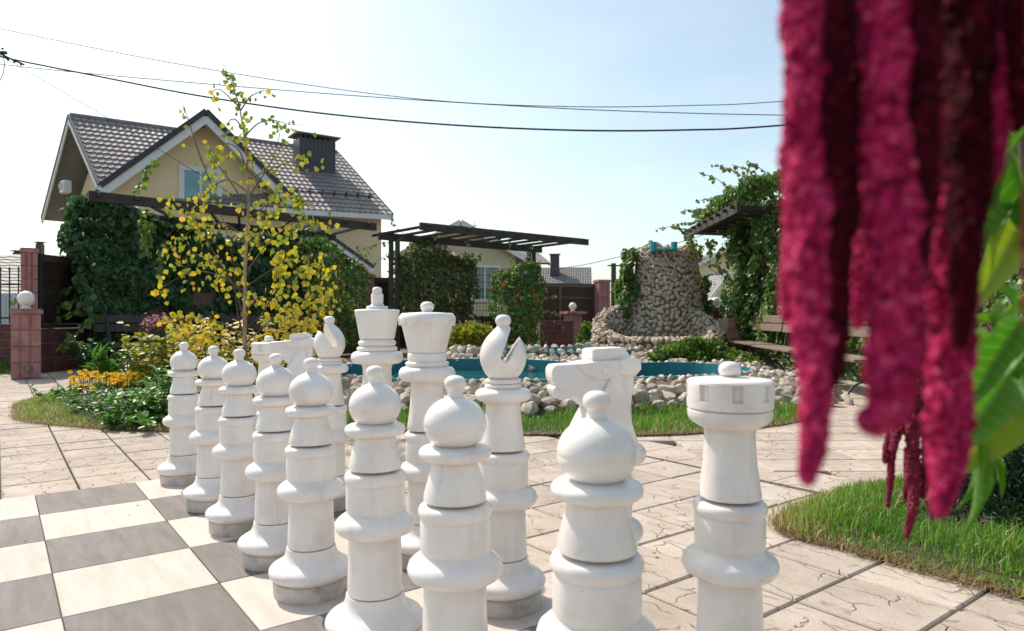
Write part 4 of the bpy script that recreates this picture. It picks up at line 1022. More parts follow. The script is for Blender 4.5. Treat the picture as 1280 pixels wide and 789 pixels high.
def iron_fence(a, b_, z0, z1, step, label, scroll=False):
    a = Vector(a); b_ = Vector(b_); L_ = (b_ - a).length; d = (b_ - a).normalized()
    t = thing('iron_fence', label, 'fence', (a.x, a.y, 0))
    bar = MB(); bar.tube([(0, 0, z0), (0, 0, z1)], .011, 6); bar.lathe([(.004, z1), (.02, z1 + .03), (.001, z1 + .10)], 6); me = bar.mesh('bar'); me.materials.append(M['iron'])
    k = 0
    while k * step <= L_:
        link('bar', me, None, t, d * (k * step)); k += 1
    for zz in (z0 + .1, z1 - .22):
        r_ = MB(); r_.beam(a + Vector((0, 0, zz)), b_ + Vector((0, 0, zz)), .02, .03); build('rail', r_, M['iron'], t)
    if scroll:
        s_ = MB()
        for j in range(int(L_ / step) - 1):
            c = a + d * (step * (j + .5)) + Vector((0, 0, z0 + .55))
            for sg in (-1, 1):
                s_.tube([c + d * (.045 * math.cos(q)) + Vector((0, 0, sg * .28 + .09 * math.sin(q) * (1 + .1 * q))) for q in np.linspace(0, 5.2, 9)], .006, 4)
        build('scroll', s_, M['iron'], t)['kind'] = 'stuff'
    return t
iron_fence((-12.5, 11.9, 0), (-8.25, 11.75, 0), .82, 1.72, .16, 'black iron fence with pointed bars at the far left edge')
iron_fence((-5.6, 15.4, 0), (B.x - .25, B.y - .15, 0), 1.12, 1.95, .11, 'black iron fence with scrolls between the birch and reddish pillar', True)
iron_fence((Cc.x + .25, Cc.y + .05, 0), (4.6, 22.6, 0), .8, 2.0, .14, 'dark iron fence between reddish pillar and rock waterfall')
# pale fence and grey roofed house beyond the left fence
t = thing('plank_fence', 'pale grey plank fence behind the iron bars at the far left', 'fence', (-17, 16.5, 0))
pb = MB(); pb.box((0, 0, .8), (.16, .02, 1.45)); me = pb.mesh('plank'); me.materials.append(M['whitefence'])
for k in range(40):
    link('plank', me, None, t, (k * .18, 0, 0))
for zz in (.35, 1.25):
    r_ = MB(); r_.box((3.5, .03, zz), (7.2, .03, .08)); link('rail', r_.mesh('rail'), M['whitefence'], t)

# ============================================================ PERGOLAS
def pergola(name, label, A1, A2, B1, B2, zA, zB, posts, rafters, group='dark timber pergolas', ext=.35, bs=(.07, .17)):
    """A: front beam ends, B: back beam ends (plan), rafters lie across both"""
    A1, A2, B1, B2 = Vector(A1), Vector(A2), Vector(B1), Vector(B2)
    t = thing(name, label, 'pergola', (B1.x, B1.y, 0), 0, group)
    for p, q, z in ((A1, A2, zA), (B1, B2, zB)):
        b = MB(); b.beam(p + Vector((0, 0, z)), q + Vector((0, 0, z)), *bs); build('beam', b, M['dwood_x'], t, bevel=.006)
    for k in range(rafters):
        f = (k + .35) / (rafters - .3)
        p = A1.lerp(A2, f); q = B1.lerp(B2, f); d = (p - q).normalized()
        p = p + d * .12; q = q - d * ext
        b = MB(); b.beam(Vector((p.x, p.y, zA + .035)), Vector((q.x, q.y, zB + .035)), .05, .065); build('rafter', b, M['dwood_x'], t, bevel=.004)
        bo = MB(); d2 = (A2 - A1).normalized()
    for (x, y) in posts:
        d = (B2 - B1).normalized()
        for s_ in (-1, 1):
            b = MB(); b.box((x + d.x * .0, y, zB / 2 - .02), (.09, .09, zB), math.atan2(d.y, d.x)); b.v = [(vx + d.x * s_ * .085, vy + d.y * s_ * .085, vz) for vx, vy, vz in b.v]
            build('post', b, M['dwood_x'], t, bevel=.006)
        b = MB(); b.box((x, y, .18), (.07, .07, .34), math.atan2(d.y, d.x)); build('spacer', b, M['dwood_x'], t)
    return t
pergola('pergola', 'dark timber pergola above the creeper hedge in front of the ochre house', (-7.14, 11.5, 0), (-3.07, 15.4, 0), (-7.35, 13.6, 0), (-4.36, 16.85, 0), 2.98, 2.92,
        [(-4.62, 16.55), (-7.0, 13.95)], 10)
pergola('pergola', 'dark timber pergola with climbing roses behind the queen', (-2.08, 15.4, 0), (2.08, 18.66, 0), (-3.08, 15.75, 0), (.82, 18.9, 0), 3.0, 2.82,
        [(-2.76, 16.0), (.53, 18.66)], 10)
# right hand pergola over the long benches
pergola('pergola', 'overgrown timber pergola above the long benches at right', (4.22, 12.7, 0), (4.28, 16.9, 0), (5.5, 12.7, 0), (5.55, 16.9, 0), 2.98, 2.92, [(5.5, 13.2), (5.5, 16.4)], 9, bs=(.07, .2))

# ============================================================ BENCHES
def bench(pos, ang, L_, label, planks_m, style='scroll', grp='park benches around the pool court', back_z=(.74, .90), seat_z=.45):
    """local +x along the bench, +y to the back"""
    t = thing('bench', label, 'bench', (pos[0], pos[1], 0), ang, grp)
    for k, y in enumerate((-.20, -.05, .10)):
        b = MB(); b.box((L_ / 2, y, seat_z - .018), (L_, .135, .036)); build('seat_plank', b, planks_m, t, rel=False, bevel=.005)
    for z in back_z:
        Rm = Matrix.Rotation(R(-9), 3, 'X'); b = MB(); b.box((L_ / 2, .24 + (z - .45) * .16, z), (L_, .032, .145), M=Rm); build('back_plank', b, planks_m, t, rel=False, bevel=.005)
    for x in (.22, L_ - .22):
        b = MB()
        if style == 'scroll':
            # two crossing bowed iron legs, back upright
            b.tube([(x, -.25, seat_z - .04), (x, -.24, .34), (x, -.16, .25), (x, 0, .21), (x, .16, .12), (x, .24, .0)], .014, 8)
            b.tube([(x, .20, seat_z - .04), (x, .17, .34), (x, .08, .25), (x, -.04, .21), (x, -.2, .13), (x, -.27, .0)], .014, 8)
            b.tube([(x, -.26, seat_z - .045), (x, .22, seat_z - .045)], .013, 8)
            b.tube([(x, .16, seat_z - .045), (x, .24, seat_z), (x, .33, 1.0)], .013, 8)
            b.tube([(x, -.12, .30), (x, -.07, .36), (x, 0, .36), (x, .04, .31), (x, .0, .27)], .008, 6)
        else:
            b.beam((x, -.2, 0), (x, 0, seat_z - .05), .05, .06); b.beam((x, .2, 0), (x, 0, .3), .05, .06); b.beam((x, -.2, seat_z - .06), (x, .22, seat_z - .06), .05, .05); b.beam((x, .16, seat_z - .05), (x, .33, .98), .05, .05)
        build('leg', b, M['iron'], t, rel=False, smooth=50 if style == 'scroll' else None)
    return t
aL = math.atan2(.69, .72)
bench((-7.20, 11.85), aL, 2.15, 'dark bench under the creeper hedge behind the flower bed', M['dwood'], 'plain')
bench((-5.6, 13.4), aL, 2.15, 'dark bench behind the birch leaves, mostly hidden', M['dwood'], 'plain')
aP = math.atan2(3.1, 3.9)
bench((-2.35, 15.75), aP, 1.9, 'dark bench under the rose pergola behind the queen', M['dwood'], 'plain')
bench((-.75, 17.05), aP, 1.3, 'dark bench half behind the near bishop under the rose pergola', M['dwood'], 'plain')
# right: local x runs towards the camera, back towards +X
for (x0, y0, lab) in ((4.85, 14.6, 'farthest weathered bench with curled iron legs, beside the coral wall'), (4.50, 12.05, 'middle weathered bench with curled iron legs in front of the vine hedge'), (4.30, 9.75, 'nearest weathered bench seen between the crimson tassels')):
    bench((x0, y0), R(-96), 2.2, lab, M['bench_wood'])

# ============================================================ HOUSES
def tile_sheet(name, a, b_, c, d, m, parent, rows, waves, amp=.035, thick=.05):
    """stepped and waved sheet. a-b is the ridge, d-c the eaves (a above d)"""
    a, b_, c, d = map(Vector, (a, b_, c, d)); nrm = (b_ - a).cross(d - a).normalized()
    if nrm.z < 0: nrm = -nrm
    nx = waves * 6; V_, F_ = [], []
    for j in range(rows):
        for e, lift in ((0, .0), (1, .032)):
            t = (j + e) / rows
            l = a.lerp(d, t); r = b_.lerp(c, t)
            for i in range(nx + 1):
                s_ = i / nx; p = l.lerp(r, s_) + nrm * (lift + amp * (.5 + .5 * math.cos(2 * PI * waves * s_)) + thick)
                V_.append(p)
    w_ = nx + 1
    for j in range(rows * 2 - 1):
        for i in range(nx): F_.append((j * w_ + i, j * w_ + i + 1, (j + 1) * w_ + i + 1, (j + 1) * w_ + i))
    mb = MB(); mb.v = [tuple(v) for v in V_]; mb.f = F_
    # underside board closing the roof
    k = len(mb.v)
    for j in range(7):
        l = a.lerp(d, j / 6); r = b_.lerp(c, j / 6)
        for i in range(7): mb.v.append(tuple(l.lerp(r, i / 6) - nrm * .02))
    for j in range(6):
        for i in range(6): mb.f.append((k + j * 7 + i, k + j * 7 + i + 1, k + j * 7 + i + 8, k + j * 7 + i + 7))
    return build(name, mb, m, parent, smooth=50)
def window(parent, p0, ux, wd, ht, glass, panes=2, trim=.10, depth=.08, m=None):
    """p0 lower left corner on the wall, ux unit vector along the wall; outward = ux x z"""
    ux = Vector(ux).normalized(); nz_ = Vector((ux.y, -ux.x, 0)); up_ = Vector((0, 0, 1)); p0 = Vector(p0)
    if True:
        f = MB()
        def bar(x0, x1, z0, z1, d0, d1):
            c = p0 + ux * ((x0 + x1) / 2) + up_ * ((z0 + z1) / 2) + nz_ * ((d0 + d1) / 2)
            f.box(c, (x1 - x0, d1 - d0, z1 - z0), math.atan2(ux.y, ux.x))
        bar(-trim, 0, -trim, ht + trim, -.02, .06); bar(wd, wd + trim, -trim, ht + trim, -.02, .06); bar(0, wd, ht, ht + trim, -.02, .06); bar(0, wd, -trim, 0, -.02, .08)
        for k in range(1, panes): bar(wd * k / panes - .04, wd * k / panes + .04, 0, ht, -.02, .04)
        o = build('window', f, m or M['wtrim'], parent)
        for k in range(panes):
            g = MB(); c = p0 + ux * (wd * (k + .5) / panes) + up_ * (ht / 2) + nz_ * .005
            g.box(c, (wd / panes - .0, .02, ht), math.atan2(ux.y, ux.x)); me = g.mesh('pane'); me.transform(Matrix.Translation(-Vector(parent.location))); po = link('pane', me, glass, o)
        return o
house = thing('house', 'large two storey ochre house with grey tiled gable roofs and dark chimney', 'house', (-9.5, 27, 0))
Ra = Vector((-16.2, 25, 8.3)); Rb = Vector((-7.9, 30.8, 8.35)); Bl = Vector((-18.7, 27.2, 4.86)); Fl = Vector((-13.4, 22.5, 4.86)); Fr = Vector((-4.62, 26.2, 4.86)); Br = Vector((-11.1, 35.4, 4.86))
tile_sheet('roof', Ra, Rb, Fr, Fl, M['rooft'], house, 17, 46)
tile_sheet('roof', Rb, Ra, Bl, Br, M['rooft2'], house, 12, 30)
rd = (Rb - Ra).normalized()
b = MB(); b.tube([Ra + Vector((0, 0, .09)), Rb + Vector((0, 0, .09))], .09, 10); build('ridge_cap', b, M['rooft'], house, smooth=50)
def verge(p, q, name='verge_board', m1='wtrim', m2='dtrim', off=Vector((0, 0, 0)), h=.22):
    b = MB(); b.beam(p + off - Vector((0, 0, h * .45)), q + off - Vector((0, 0, h * .45)), .05, h); build(name, b, M[m1], house)
    b = MB(); b.beam(p + off + Vector((0, 0, h * .25)), q + off + Vector((0, 0, h * .25)), .09, h * .5); build('verge_flashing', b, M[m2], house)
o1 = -rd * .03
verge(Ra, Fl, off=o1, m2='rooft2'); verge(Ra, Bl, off=o1, m2='rooft2'); verge(Rb, Fr, off=rd * .03); 
b = MB(); b.beam(Fl - Vector((0, 0, .05)), Fr - Vector((0, 0, .05)), .05, .2); build('fascia', b, M['wtrim'], house)
# walls under the big roof: inset footprint
def inset(p, towards, d): return p + (Vector(towards) - p).normalized() * d
ctr = Vector((-11.5, 28.3, 0))
wl = [Vector((-12.75, 23.35, 0)), Vector((-5.15, 26.9, 0)), Vector((-10.6, 34.4, 0)), Vector((-17.5, 27.2, 0))]
b = MB(); b.poly([(p.x, p.y) for p in wl], 0, 5.0); build('wall', b, M['plaster'], house)
apexL = Vector((-15.4, 25.55, 7.7))
b = MB(); b.add([wl[3] + Vector((0, 0, 4.99)), wl[0] + Vector((0, 0, 4.99)), apexL, wl[3] + rd * .3 + Vector((0, 0, 4.99)), wl[0] + rd * .3 + Vector((0, 0, 4.99)), apexL + rd * .3], [(0, 1, 2), (5, 4, 3), (0, 3, 4, 1), (1, 4, 5, 2), (2, 5, 3, 0)]); build('gable_wall', b, M['plaster'], house)
# air conditioner on the left gable
ac = P(82, 234, 24.3); b = MB(); b.box(ac, (.5, .25, .42), R(-42)); acb = build('air_conditioner', b, M['wtrim'], house, bevel=.02)
b = MB(); b.tube([ac + Vector((0, -.17, 0)), ac + Vector((0, -.19, 0))], .14, 20); me = b.mesh('fan_grille'); me.transform(Matrix.Translation(-Vector(house.location))); link('fan_grille', me, M['soffit'], acb)
# cross gable
gL = Vector((-12.98, 21.5, 5.05)); gM = Vector((-10.46, 23.3, 7.95)); gR = Vector((-7.75, 25.25, 4.95)); gn = Vector((-.58, .81, 0))
tile_sheet('roof', gM, gM + gn * 4.2, gL + gn * 3.0, gL, M['rooft'], house, 12, 12)
tile_sheet('roof', gM + gn * 4.2, gM, gR, gR + gn * 3.2, M['rooft'], house, 12, 12)
for p in (gL, gR):
    b = MB(); b.beam(gM - Vector((0, 0, .16)) - gn * .03, p - Vector((0, 0, .16)) - gn * .03, .05, .34); build('verge_board', b, M['wtrim'], house)
    b = MB(); b.beam(gM + Vector((0, 0, .05)) - gn * .05, p + Vector((0, 0, .05)) - gn * .05, .12, .17); build('verge_flashing', b, M['dtrim'], house)
    b = MB(); q1, q2 = gM - Vector((0, 0, .22)), p - Vector((0, 0, .22)); b.add([q1, q2, q2 + gn * .75, q1 + gn * .75], [(0, 1, 2, 3)]); build('soffit', b, M['soffit'], house)
gw = gn * .7
def onrake(f, side): return (gM.lerp(side, f)) + gw
wa = onrake(.93, gL); wb = onrake(.93, gR); wc = gM + gw - Vector((0, 0, .22))
b = MB(); b.add([Vector((wa.x, wa.y, 0)), Vector((wb.x, wb.y, 0)), wb - Vector((0, 0, .28)), wc + (gR - gM).normalized() * .2, wc + (gL - gM).normalized() * .2, wa - Vector((0, 0, .28))] , [(0, 1, 2, 3, 4, 5)])
k = len(b.v); b.v += [tuple(Vector(v) + gn * 2.5) for v in b.v]; b.f += [tuple(range(11, 5, -1))] + [(i, (i + 1) % 6, 6 + (i + 1) % 6, 6 + i) for i in range(6)]
build('gable_wall', b, M['plaster'], house)
gu = (gR - gL); gu.z = 0; gu.normalize()
def wall_pt(px, py):     # point on the cross gable wall seen at a pixel
    k = (px - CX) / FPX; s_ = (k * wa.y - wa.x) / (gu.x - k * gu.y); q = wa + gu * s_; return Vector((q.x, q.y, HC + (HY - py) / FPX * q.y))
wp0 = wall_pt(230, 251); wp1 = wall_pt(271, 221)
window(house, (wp0.x, wp0.y, wp0.z), gu, (wp1 - wp0).to_2d().length, 1.05, M['curtain_glass'], 2, .17)
# lower windows glimpsed under the pergola
wp0 = wall_pt(330, 300); window(house, (wp0.x, wp0.y, 1.2), gu, 1.3, 1.2, M['glass'], 2, .12)
# chimney
cc = Vector((-8.2, 28.3, 0)); ang = math.atan2(rd.y, rd.x)
b = MB(); b.box((cc.x, cc.y, 7.38), (1.5, .9, 1.76), ang); ch = build('chimney', b, M['chim'], house, bevel=.02)
hl = -Vector(house.location)
for k in range(9):
    b = MB(); q = cc + rd.to_2d().to_3d().normalized() * (-.68 + k * .17) + Vector((rd.y, -rd.x, 0)).normalized() * .455; b.box((q.x, q.y, 7.36), (.02, .02, 1.7), ang); me = b.mesh('rib'); me.transform(Matrix.Translation(hl)); link('rib', me, M['chim'], ch)
b = MB(); b.box((cc.x, cc.y, 8.42), (1.85, 1.2, .05), ang); me = b.mesh('cap'); me.transform(Matrix.Translation(hl)); link('cap', me, M['rooft'], ch)
b = MB()
for k in range(8):
    q = cc + rd.to_2d().to_3d().normalized() * (-.7 + k * .2)
    for s_ in (-.42, .42): 
        q2 = q + Vector((rd.y, -rd.x, 0)).normalized() * s_; b.box((q2.x, q2.y, 8.32), (.04, .04, .16), ang)
me = b.mesh('cap_bracket'); me.transform(Matrix.Translation(hl)); link('cap_bracket', me, M['chim'], ch)
# snow guards
b = MB(); ee = (Fr - Fl)
for k in range(20):
    q = Ra.lerp(Fl, .80).lerp(Rb.lerp(Fr, .80), .05 + k * .0475) + Vector((.1, -.12, .16)); b.box(q, (.05, .16, .16), ang)
b.tube([Ra.lerp(Fl, .80).lerp(Rb.lerp(Fr, .80), .03) + Vector((.1, -.14, .17)), Ra.lerp(Fl, .80).lerp(Rb.lerp(Fr, .80), .97) + Vector((.1, -.14, .17))], .022, 6)
build('snow_guard', b, M['chim'], house)
# porch roof at lower right
q0 = P(398, 287, 24.6); q1 = P(467, 336, 25.6); pn = Vector((-.45, .89, 0))
tile_sheet('porch_roof', q0 + Vector((-1.5, -.9, -1.2)) * 0 + pn * 3, q0, q1, q1 + pn * 3, M['rooft'], house, 8, 8)
b = MB(); b.beam(q0 - Vector((0, 0, .08)), q1 - Vector((0, 0, .08)), .05, .2); build('verge_board', b, M['wtrim'], house)
b = MB(); b.beam(q0 + Vector((0, 0, .06)), q1 + Vector((0, 0, .06)), .1, .13); build('verge_flashing', b, M['dtrim'], house)
b = MB(); q2 = q0 + Vector((-.6, -.3, -.4)); z1_ = q1.z - .1
b.add([Vector((q0.x, q0.y, 0)), Vector((q1.x - .5, q1.y - .2, 0)), Vector((q1.x - .5, q1.y - .2, z1_ + .25)), Vector((q0.x, q0.y, q0.z - .25))], [(0, 1, 2, 3)]); k = len(b.v)
b.v += [tuple(Vector(v) + pn * 1.6) for v in b.v]; b.v = [tuple(Vector(v) + pn * .7) for v in b.v]; b.f += [(7, 6, 5, 4), (0, 4, 5, 1), (1, 5, 6, 2), (2, 6, 7, 3), (3, 7, 4, 0)]
build('porch_wall', b, M['plaster2'], house)
for px in (411, 419):
    q = P(px, 329, 25.0); b = MB(); b.lathe([(.05, -.14), (.14, -.02), (.14, 0), (.05, .02)], 10, c=q); b.tube([q, q + Vector((0, .8, .05))], .02, 5); build('wall_lamp', b, M['iron'], house)

def simple_house(label, p0, ux, W, D, zw, zr, m, roofm, wins=(), chim=None, gable_front=False, group='houses beyond the fences', over=.5):
    """p0 front left corner; ux along the front"""
    ux = Vector(ux).normalized(); uy = Vector((-ux.y, ux.x, 0)); p0 = Vector(p0)
    t = thing('house', label, 'house', (p0.x, p0.y, 0), 0, group)
    c = [p0, p0 + ux * W, p0 + ux * W + uy * D, p0 + uy * D]
    b = MB(); b.poly([(q.x, q.y) for q in c], 0, zw)
    Z = Vector((0, 0, 1))
    if gable_front:
        m0, m1_ = p0 + ux * (W / 2) + Z * zr, p0 + ux * (W / 2) + uy * D + Z * zr
        b.add([c[0] + Z * zw, c[1] + Z * zw, m0, c[3] + Z * zw, c[2] + Z * zw, m1_], [(0, 1, 2), (3, 5, 4), (0, 3, 4, 1)]); build('wall', b, m, t)
        sl = (zr - zw) / (W / 2); e = over
        a0, a1 = m0 - uy * e, m1_ + uy * e
        tile_sheet('roof', a0, a1, c[3] + Z * (zw - sl * e) - ux * e + uy * e, c[0] + Z * (zw - sl * e) - ux * e - uy * e, roofm, t, 12, 14)
        tile_sheet('roof', a1, a0, c[1] + Z * (zw - sl * e) + ux * e - uy * e, c[2] + Z * (zw - sl * e) + ux * e + uy * e, roofm, t, 12, 14)
        for q in (c[0] - ux * e, c[1] + ux * e):
            b = MB(); b.beam(a0 + Z * .02 - uy * .02, q - uy * (e + .02) + Z * (zw - sl * e + .02), .06, .26); build('verge_board', b, M['wtrim'], t)
    else:
        m0, m1_ = p0 + uy * (D / 2) + Z * zr, p0 + ux * W + uy * (D / 2) + Z * zr
        b.add([c[0] + Z * zw, c[3] + Z * zw, m0, c[1] + Z * zw, c[2] + Z * zw, m1_], [(0, 2, 1), (3, 4, 5), (0, 1, 4, 3)]); build('wall', b, m, t)
        sl = (zr - zw) / (D / 2); e = over
        a0, a1 = m0 - ux * e, m1_ + ux * e
        tile_sheet('roof', a0, a1, c[1] + Z * (zw - sl * e) + ux * e - uy * e, c[0] + Z * (zw - sl * e) - ux * e - uy * e, roofm, t, 14, 24)
        tile_sheet('roof', a1, a0, c[3] + Z * (zw - sl * e) - ux * e + uy * e, c[2] + Z * (zw - sl * e) + ux * e + uy * e, roofm, t, 14, 24)
        for a_, f_, k_ in ((a0, c[0] - ux * e, c[3] - ux * e), (a1, c[1] + ux * e, c[2] + ux * e)):
            b = MB(); b.beam(a_ + Z * .02, f_ - uy * e + Z * (zw - sl * e + .02), .06, .24); b.beam(a_ + Z * .02, k_ + uy * e + Z * (zw - sl * e + .02), .06, .24); build('verge_board', b, M['wtrim'], t)
    for (x, z, w_, h_) in wins: window(t, p0 + ux * x + Z * z, ux, w_, h_, M['glass'], 2, .12)
    if chim:
        for (x, y, z0, z1, w_, d_) in chim:
            q = p0 + ux * x + uy * y; b = MB(); b.box((q.x, q.y, (z0 + z1) / 2), (w_, d_, z1 - z0), math.atan2(ux.y, ux.x)); b.box((q.x, q.y, z1 + .08), (w_ * 1.25, d_ * 1.3, .06), math.atan2(ux.y, ux.x)); b.box((q.x, q.y, z1 + .02), (w_ * .8, d_ * .8, .1), math.atan2(ux.y, ux.x)); build('chimney', b, M['chim'], t)
    return t
# left: grey roofed house (roof seen above the pale fence)
simple_house('low grey tiled house roof with two flue pipes beyond the fence at far left', (-38, 29.5, 0), (1, .04, 0), 16.2, 9, 2.0, 4.1, M['plaster2'], M['rooft2'], chim=[(14.6, 4.0, 3.6, 4.65, .28, .28), (13.0, 5.0, 3.9, 4.3, .5, .5)])
# behind the rose pergola
Yh = 34
simple_house('cream house with white framed window seen through the rose trellis', (P(505, 0, Yh).x, Yh, 0), (1, .12, 0), 5.6, 8, 4.15, 5.7, M['plaster2'], M['rooft2'], wins=[(3.4, 1.9, 1.3, 1.6), (.8, 1.9, 1.3, 1.6)], chim=[(4.6, 3.5, 4.9, 5.3, 1.0, .8)], gable_front=True)
simple_house('small grey tiled house with square chimney beyond the brown panel', (P(676, 0, 52).x, 52, 0), (1, -.1, 0), 3.4, 6, 3.3, 5.0, M['plaster2'], M['rooft2'], chim=[(1.0, 1.8, 4.3, 5.9, .7, .7)])
simple_house('white sided house corner behind the pergola right post', (P(646, 0, 40).x, 40, 0), (1, .3, 0), 1.4, 6, 4.3, 5.4, M['soffit'], M['rooft2'])
# right, beyond the waterfall
simple_house('yellow gabled house with white balcony window between waterfall and vine', (P(861, 0, 60).x, 60, 0), (1, .03, 0), 6.0, 8, 5.2, 6.9, M['plaster'], M['rooft2'], wins=[(1.6, 2.6, 1.3, 2.3)], chim=[(.9, 1.4, 4.6, 6.9, 1.1, .8)], gable_front=True)
simple_house('small ochre porch gable in front of the yellow house', (P(889, 0, 50).x, 50, 0), (1, .1, 0), 2.5, 3, 2.6, 4.2, M['plaster'], M['rooft'], gable_front=True, over=.35)
t = thing('plank_fence', 'grey brown plank fence in front of the ochre porch', 'fence', (P(884, 0, 33).x, 33, 0))
pb = MB(); pb.box((0, 0, .95), (.22, .03, 1.75)); me = pb.mesh('plank'); me.materials.append(M['bench_wood'])
for k in range(14): link('plank', me, None, t, (k * .24, rnd.uniform(-.01, .01), rnd.uniform(-.03, .03)))
# ============================================================ CAR behind the waterfall
def make_car(pos, rz):
    t = thing('parked_car', 'white car parked behind the rock waterfall and vine', 'car', pos, rz)
    side = [(-2.1, .35), (-2.15, .75), (-1.95, .98), (-1.55, 1.10), (-.75, 1.50), (.1, 1.60), (1.0, 1.58), (1.75, 1.35), (2.1, 1.0), (2.15, .6), (2.1, .35)]
    b = MB(); n = len(side); vs = []
    for y, s_ in ((-.88, 0), (-.80, 1), (.80, 1), (.88, 0)):
        pass
    def row(y, infl): return [(x * (1 - .02 * infl), y, .35 + (z - .35) * (1 - .0 * infl)) for x, z in side]
    ys = [(-.80, 1), (-.88, 0), (.88, 0), (.80, 1)]
    rows = [[(x * .98, (-.70 if z > 1.05 else -.84), z) for x, z in side], [(x, (-.76 if z > 1.05 else -.9), z - (.04 if z > 1.2 else 0)) for x, z in side], [(x, (.76 if z > 1.05 else .9), z - (.04 if z > 1.2 else 0)) for x, z in side], [(x * .98, (.70 if z > 1.05 else .84), z) for x, z in side]]
    order = [rows[1], rows[0], rows[3], rows[2]]
    vs = [v for r_ in order for v in r_]
    fs = []
    for j in range(3):
        for i in range(n): fs.append((j * n + i, j * n + (i + 1) % n, (j + 1) * n + (i + 1) % n, (j + 1) * n + i))
    fs += [tuple(range(n)), tuple(3 * n + i for i in range(n - 1, -1, -1))]
    b.add(vs, fs); me = b.mesh('body'); smooth_mesh(me, 35); body = link('body', me, M['carpaint'], t)
    for s_ in (-1, 1):
        b = MB(); b.add([(-1.3, s_ * .80, 1.10), (-.70, s_ * .775, 1.40), (.1, s_ * .77, 1.48), (1.0, s_ * .77, 1.46), (1.55, s_ * .79, 1.14)], [(0, 1, 2, 3, 4)]); link('side_window', b.mesh('side_window'), M['darkglass'], t)
        for x in (-1.35, 1.35):
            b = MB(); b.lathe([(.02, -.11), (.26, -.11), (.32, -.09), (.32, .09), (.26, .11), (.02, .11)], 28); b.v = [(x + vx, s_ * .80 + vz, .32 + vy) for vx, vy, vz in b.v]; wme = b.mesh('wheel'); smooth_mesh(wme, 40); wo = link('wheel', wme, M['black_plastic'], t)
            b = MB(); b.lathe([(.02, 0), (.20, 0), (.21, .02), (.02, .03)], 20); b.v = [(x + vx, s_ * (.905 + vz), .32 + vy) for vx, vy, vz in b.v]; link('rim', b.mesh('rim'), M['rim'], wo)
        b = MB(); b.sphere((-1.98, s_ * .62, .80), .14, 12, 8, (.6, 1.2, .6)); link('headlight', b.mesh('headlight'), M['lamp'], t)
        b = MB(); b.sphere((-.85, s_ * .93, 1.12), .09, 12, 8, (.7, 1, .8)); link('wing_mirror', b.mesh('wing_mirror'), M['carpaint'], t)
    b = MB(); b.add([(-1.56, -.70, 1.125), (-.80, -.66, 1.50), (-.80, .66, 1.50), (-1.56, .70, 1.125)], [(0, 1, 2, 3)]); link('windscreen', b.mesh('windscreen'), M['darkglass'], t)
    b = MB(); b.add([(1.14, -.66, 1.56), (1.72, -.68, 1.385), (1.72, .68, 1.385), (1.14, .66, 1.56)], [(0, 1, 2, 3)]); b.v = [(x + .02, y, z + .02) for x, y, z in b.v]; link('rear_window', b.mesh('rear_window'), M['darkglass'], t)
make_car((7.45, 22.5, -.0), R(172))

# ============================================================ CABLES AND POLES
def cable(pts, r, label, m):
    P3 = [Vector(p) for p in spline([tuple(p) for p in pts], 10, closed=False)]
    o_ = MB(); o_.tube(P3, r, 6); tag(build('overhead_cable', o_, m), label, 'cable', 'overhead cables')
cable([P(-60, 22, 22), P(0, 36, 22), P(200, 76, 21), P(400, 108.5, 20), P(560, 127, 19.5), P(720, 133.5, 19), P(860, 132, 19), P(975, 127, 19), P(1320, 100, 18)], .012, 'topmost thin overhead cable crossing the sky', M['wire_thin'])
cable([P(-20, 78, 21), P(60, 87, 21), P(200, 100, 20.5), P(400, 116.5, 20), P(560, 127.5, 19.5), P(720, 136.5, 19), P(860, 141.5, 19), P(975, 144, 19), P(1320, 150, 19)], .013, 'middle thin twisted cable crossing the sky', M['wire_thin'])
cable([P(-30, 62, 20), P(10, 73, 20), P(120, 95, 20), P(250, 120, 19.5), P(400, 141.5, 19), P(560, 156, 18.5), P(720, 163, 18), P(860, 162.5, 18), P(975, 157, 18), P(1320, 128, 18)], .024, 'thick black overhead cable, the lowest across the sky', M['wire'])
cable([P(0, 69, 20), P(70, 110, 20), P(135, 148, 20.2), P(225, 203, 20.6), P(330, 268, 20.8)], .010, 'thin service cable running down from the left towards the ochre house', M['wire'])
cable([P(690, 337, 38), P(730, 331, 38), P(775, 321, 38), P(860, 300, 36), P(960, 262, 34)], .02, 'distant sagging cable behind the rock waterfall', M['wire_thin'])
cable([P(852, 312, 30), P(880, 330, 30), P(900, 345, 31)], .015, 'short dark cable running down to the yellow house', M['wire_thin'])
pl = P(-26, 66, 20)
t = thing('utility_pole', 'utility pole just past the left edge with clamps and hanging cable loop', 'pole', (pl.x, pl.y, 0))
b = MB(); b.tube([(0, 0, 0), (0, 0, 9.6)], [.14, .09], 12); link('pole', b.mesh('pole'), M['mortar'], t)
b = MB(); b.box((.35, 0, pl.z), (.9, .08, .08)); link('crossarm', b.mesh('crossarm'), M['dtrim'], t)
b = MB()
for px, py, r_ in ((3, 61, .035), (2, 67, .04), (10, 75, .035), (18, 77, .04), (26, 81, .03)):
    q = P(px, py, 20); b.sphere(q - Vector((pl.x, pl.y, 0)), r_, 8, 6)
a_ = P(2, 68, 20) - Vector((pl.x, pl.y, 0)); b.tube([a_, P(14, 74, 20) - Vector((pl.x, pl.y, 0)), P(30, 81, 20) - Vector((pl.x, pl.y, 0))], .03, 6)
link('clamp', b.mesh('clamp'), M['iron'], t)
b = MB(); b.tube([P(x, y, 20) - Vector((pl.x, pl.y, 0)) for x, y in ((4, 70), (6, 80), (4, 92), (0, 101), (-8, 100), (-12, 88), (-10, 72))], .012, 6); link('cable_loop', b.mesh('cable_loop'), M['wire'], t)
pl2 = P(767, 340, 60)
